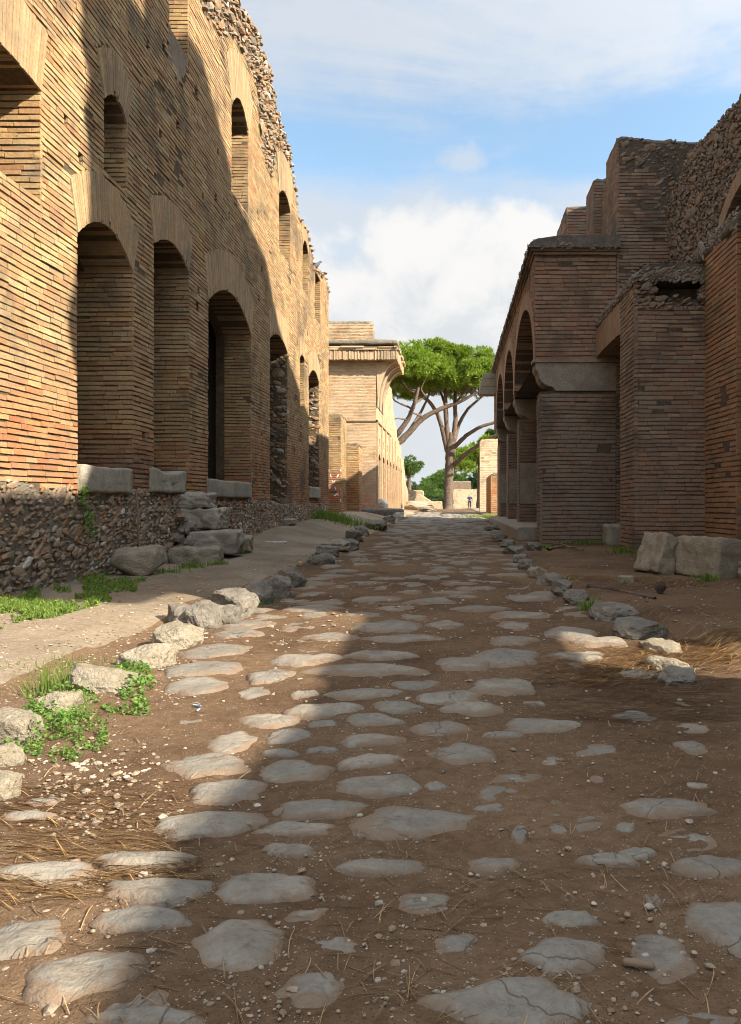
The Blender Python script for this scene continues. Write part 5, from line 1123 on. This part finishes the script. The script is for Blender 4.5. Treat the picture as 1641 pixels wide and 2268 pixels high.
def simple_pine(x, y0, y1, Y, w_, label, seed, mat='needle_far', flat=.5, name='stone_pine', nl=40, nt=60, group='pines beyond the ruins'):
    b = at(x, 1118, Y); b[2] = 0; T_ = empty(name, b, label, 'tree', group); k = Y/1750
    ctr = at(x, (y0+y1)/2+ (y1-y0)*.12, Y); mb = MB(); tube(mb, spline([b, b+[.1*k, 0, (ctr[2])*.5], ctr], 4), np.linspace(.35, .2, 9), 8, seed); mb.build('trunk', M['bark'], T_, smooth=True)
    mb = MB(); crown(mb, ctr, (w_*k/2, w_*k/2, (y1-y0)*k*.55), nl, nt, w_*k*.13, max(.3, w_*k*.06), seed=seed, bottom=-.75); mb.build('crown', M[mat], T_)
simple_pine(1062, 955, 1058, 72, 125, 'bright green pine behind the lit wall block on the right', 61, 'needle_leaf')
simple_pine(905, 1008, 1060, 95, 66, 'round topped pine just right of the balcony building', 62)
simple_pine(985, 1040, 1100, 125, 120, 'broad dark pine behind the trunk of the big umbrella pine', 63)
simple_pine(940, 1070, 1118, 115, 90, 'low bushy tree left of the big pine trunk', 64, 'needle_far')
simple_pine(1046, 1035, 1110, 124, 46, 'dark cypress like tree right of the big pine trunk', 65, 'dark_leaf', name='dark_tree')
simple_pine(900, 1060, 1118, 100, 60, 'dark tree under the round topped pine', 66, 'dark_leaf', name='dark_tree')
simple_pine(965, 1095, 1125, 105, 60, 'dark shrub behind the low ruined walls', 67, 'dark_leaf', name='shrub', group='shrubs beyond the ruins')
simple_pine(1094, 945, 975, 78, 30, 'tip of a pine above the lit wall block', 68, 'needle_far', nl=14)

# ---------------------------------------------------------------- far ruins and walls
def far_wall(name, x0, x1, ytop, Y, thick, label, cat, mat='brick_pale', cm='core_far', ybot=1135, seed=0, top2=None):
    a, b = at(x0, ytop, Y), at(x1, ytop if top2 is None else top2, Y); E = empty(name, (a[0], Y, 0), label, cat)
    bwall(E, a[0], b[0], Y, Y+thick, -.2, a[2], 'wall', seed, 'flr', mat, cm, ztl=b[2], damage=.1, h=.09); return E
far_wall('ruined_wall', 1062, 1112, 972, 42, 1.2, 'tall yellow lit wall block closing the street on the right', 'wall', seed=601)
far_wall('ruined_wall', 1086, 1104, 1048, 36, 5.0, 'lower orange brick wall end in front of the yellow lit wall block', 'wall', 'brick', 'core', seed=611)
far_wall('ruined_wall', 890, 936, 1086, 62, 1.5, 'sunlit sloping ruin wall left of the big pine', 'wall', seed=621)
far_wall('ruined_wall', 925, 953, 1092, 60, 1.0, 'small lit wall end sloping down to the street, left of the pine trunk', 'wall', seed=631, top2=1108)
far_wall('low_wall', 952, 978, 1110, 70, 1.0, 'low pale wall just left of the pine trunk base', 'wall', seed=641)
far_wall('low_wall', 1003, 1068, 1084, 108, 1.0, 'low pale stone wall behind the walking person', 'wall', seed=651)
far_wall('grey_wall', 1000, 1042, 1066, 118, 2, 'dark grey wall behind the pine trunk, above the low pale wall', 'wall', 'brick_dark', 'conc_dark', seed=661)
G1 = 'tumbled stones below the balcony building'
for i, (x, y, Y, s, lab) in enumerate([(846, 1128, 31.2, (.5, .5, .5), 'white squared stone at the corner of the balcony building'), (868, 1132, 33, (.9, .8, .3), 'pale tumbled slab beside the white squared stone'), (912, 1112, 50, (1.9, 1.4, .7), 'long lit stone heap at the end of the left ruins'), (925, 1122, 48, (2.3, 1.4, .45), 'low lit masonry lump beside the far roadway'), (948, 1126, 46, (1.0, .8, .3), 'brown shaded stone lump at the roadside before the pine')]):
    p = at(x, y, Y); p[2] = float(gz0(p[0], Y))-.05 if i else .45; mb = MB(); rock(mb, p, s, 640+i, 12, 4, .07, boxy=.55); tag(mb.build('tumbled_stone', M['marble' if i == 0 else 'tufa'], loc=tuple(p)), lab, 'stone', G1)
# red and white barrier tape between the piers
M['tape'] = None
m, t = material('barrier_tape'); P_ = pos(t); z = t.n('ShaderNodeSeparateXYZ', {0: P_}).outputs[2]
finish(t, t.mix(t.math('GREATER_THAN', t.math('FRACT', t.math('MULTIPLY', z, 5.0)), .5), (.75, .7, .65), (.5, .05, .03)), .5); M['tape'] = m
tp = MB()
for a, b in (((729, 1040), (757, 1112)), ((730, 1082), (756, 1040)), ((730, 1104), (756, 1084))):
    p, q = at(*a, 25.6), at(*b, 25.6); k = 8
    for i in range(k):
        u0, u1 = p+(q-p)*i/k, p+(q-p)*(i+1)/k; sag = lambda s: np.array([0, 0, -.05*4*s*(1-s)]); u0 = u0+sag(i/k); u1 = u1+sag((i+1)/k); d_ = np.array([0, 0, .03]); e_ = np.array([0, .003, 0])
        tp.hexa(np.array([[u0-d_, u1-d_, u1-d_+e_, u0-d_+e_, u0+d_, u1+d_, u1+d_+e_, u0+d_+e_]]))
tag(tp.build('barrier_tape', M['tape'], loc=tuple(at(742, 1110, 25.6))), 'crossed red and white barrier tape in the gap by the brick piers', 'tape')

# ---------------------------------------------------------------- person and bird
def skin(name, verts, edges, radii, mat, parent=None, loc=(0, 0, 0), sub=2):
    me = bpy.data.meshes.new(name); me.from_pydata(verts, edges, []); me.materials.append(mat); o = bpy.data.objects.new(name, me); COL.objects.link(o); o.location = loc
    if parent: o.parent = parent
    mod = o.modifiers.new('skin', 'SKIN'); mod.use_smooth_shade = True
    for v, rd in zip(me.skin_vertices[0].data, radii): v.radius = (rd, rd) if not isinstance(rd, tuple) else rd
    me.skin_vertices[0].data[0].use_root = True
    s = o.modifiers.new('sub', 'SUBSURF'); s.levels = s.render_levels = sub
    return o
M['skin'] = plain('skin_tone', (.45, .27, .18), (.5, .3, .2), 4, .6); M['jacket'] = plain('navy_cloth', (.02, .03, .09), (.03, .045, .12), 8, .9); M['trouser'] = plain('dark_cloth', (.025, .025, .03), (.04, .04, .045), 8, .9); M['hair'] = plain('grey_hair', (.2, .17, .15), (.3, .27, .25), 10, .8)
pp = at(1039, 1126, 98); pp[2] = 0
body_v = [(0, 0, .95), (0, 0, 1.15), (0, .02, 1.38), (0, .01, 1.48), (0, 0, 1.56), (0, -.01, 1.66), (.1, 0, .9), (.11, .06, .5), (.11, .0, .08), (.11, -.14, .03), (-.1, 0, .9), (-.11, -.14, .5), (-.11, -.1, .08), (-.11, -.24, .03), (.19, 0, 1.42), (.25, .06, 1.15), (.25, -.04, .92), (.25, -.07, .84), (-.19, 0, 1.42), (-.25, -.06, 1.15), (-.24, -.2, .98), (-.24, -.27, .93)]
body_e = [(0, 1), (1, 2), (2, 3), (3, 4), (4, 5), (0, 6), (6, 7), (7, 8), (8, 9), (0, 10), (10, 11), (11, 12), (12, 13), (2, 14), (14, 15), (15, 16), (16, 17), (2, 18), (18, 19), (19, 20), (20, 21)]
body_r = [.13, .13, .14, .06, .075, .085, .085, .055, .04, .04, .085, .055, .04, .04, .06, .042, .032, .035, .06, .042, .032, .035]
PE = skin('person', body_v, body_e, body_r, M['skin'], None, tuple(pp)); tag(PE, 'distant person in a navy top and dark trousers walking near the lit wall', 'person')
skin('shirt', [body_v[i] for i in (0, 1, 2, 14, 15, 18, 19)], [(0, 1), (1, 2), (2, 3), (3, 4), (2, 5), (5, 6)], [.15, .155, .16, .085, .065, .085, .065], M['jacket'], PE)
skin('trousers', [body_v[i] for i in (0, 6, 7, 8, 10, 11, 12)], [(0, 1), (1, 2), (2, 3), (0, 4), (4, 5), (5, 6)], [.15, .11, .08, .07, .11, .08, .07], M['trouser'], PE)
D_, F_ = sphere(3); hm = MB(); hm.add(D_*np.array([.1, .11, .1])+np.array([0, .015, 1.69])+pp, F_); hm.build('hair', M['hair'], PE, smooth=True)
M['feather'] = plain('grey_feathers', (.05, .055, .065), (.12, .125, .14), 30, .7)
bp = np.array([XL-.02, 20.15, float(topL(20.15))+.045])
BD = skin('pigeon', [(0, 0, .09), (.07, 0, .12), (.11, 0, .165), (.15, 0, .195), (.19, 0, .185), (-.08, 0, .075), (-.2, 0, .05), (.02, .03, .03), (.03, .03, 0), (.02, -.03, .03), (.03, -.03, 0)], [(0, 1), (1, 2), (2, 3), (3, 4), (0, 5), (5, 6), (0, 7), (7, 8), (0, 9), (9, 10)], [.065, .055, .033, .03, .008, .05, .018, .008, .006, .008, .006], M['feather'], None, tuple(bp))
tag(BD, 'grey pigeon perched on the broken top of the left wall', 'bird')
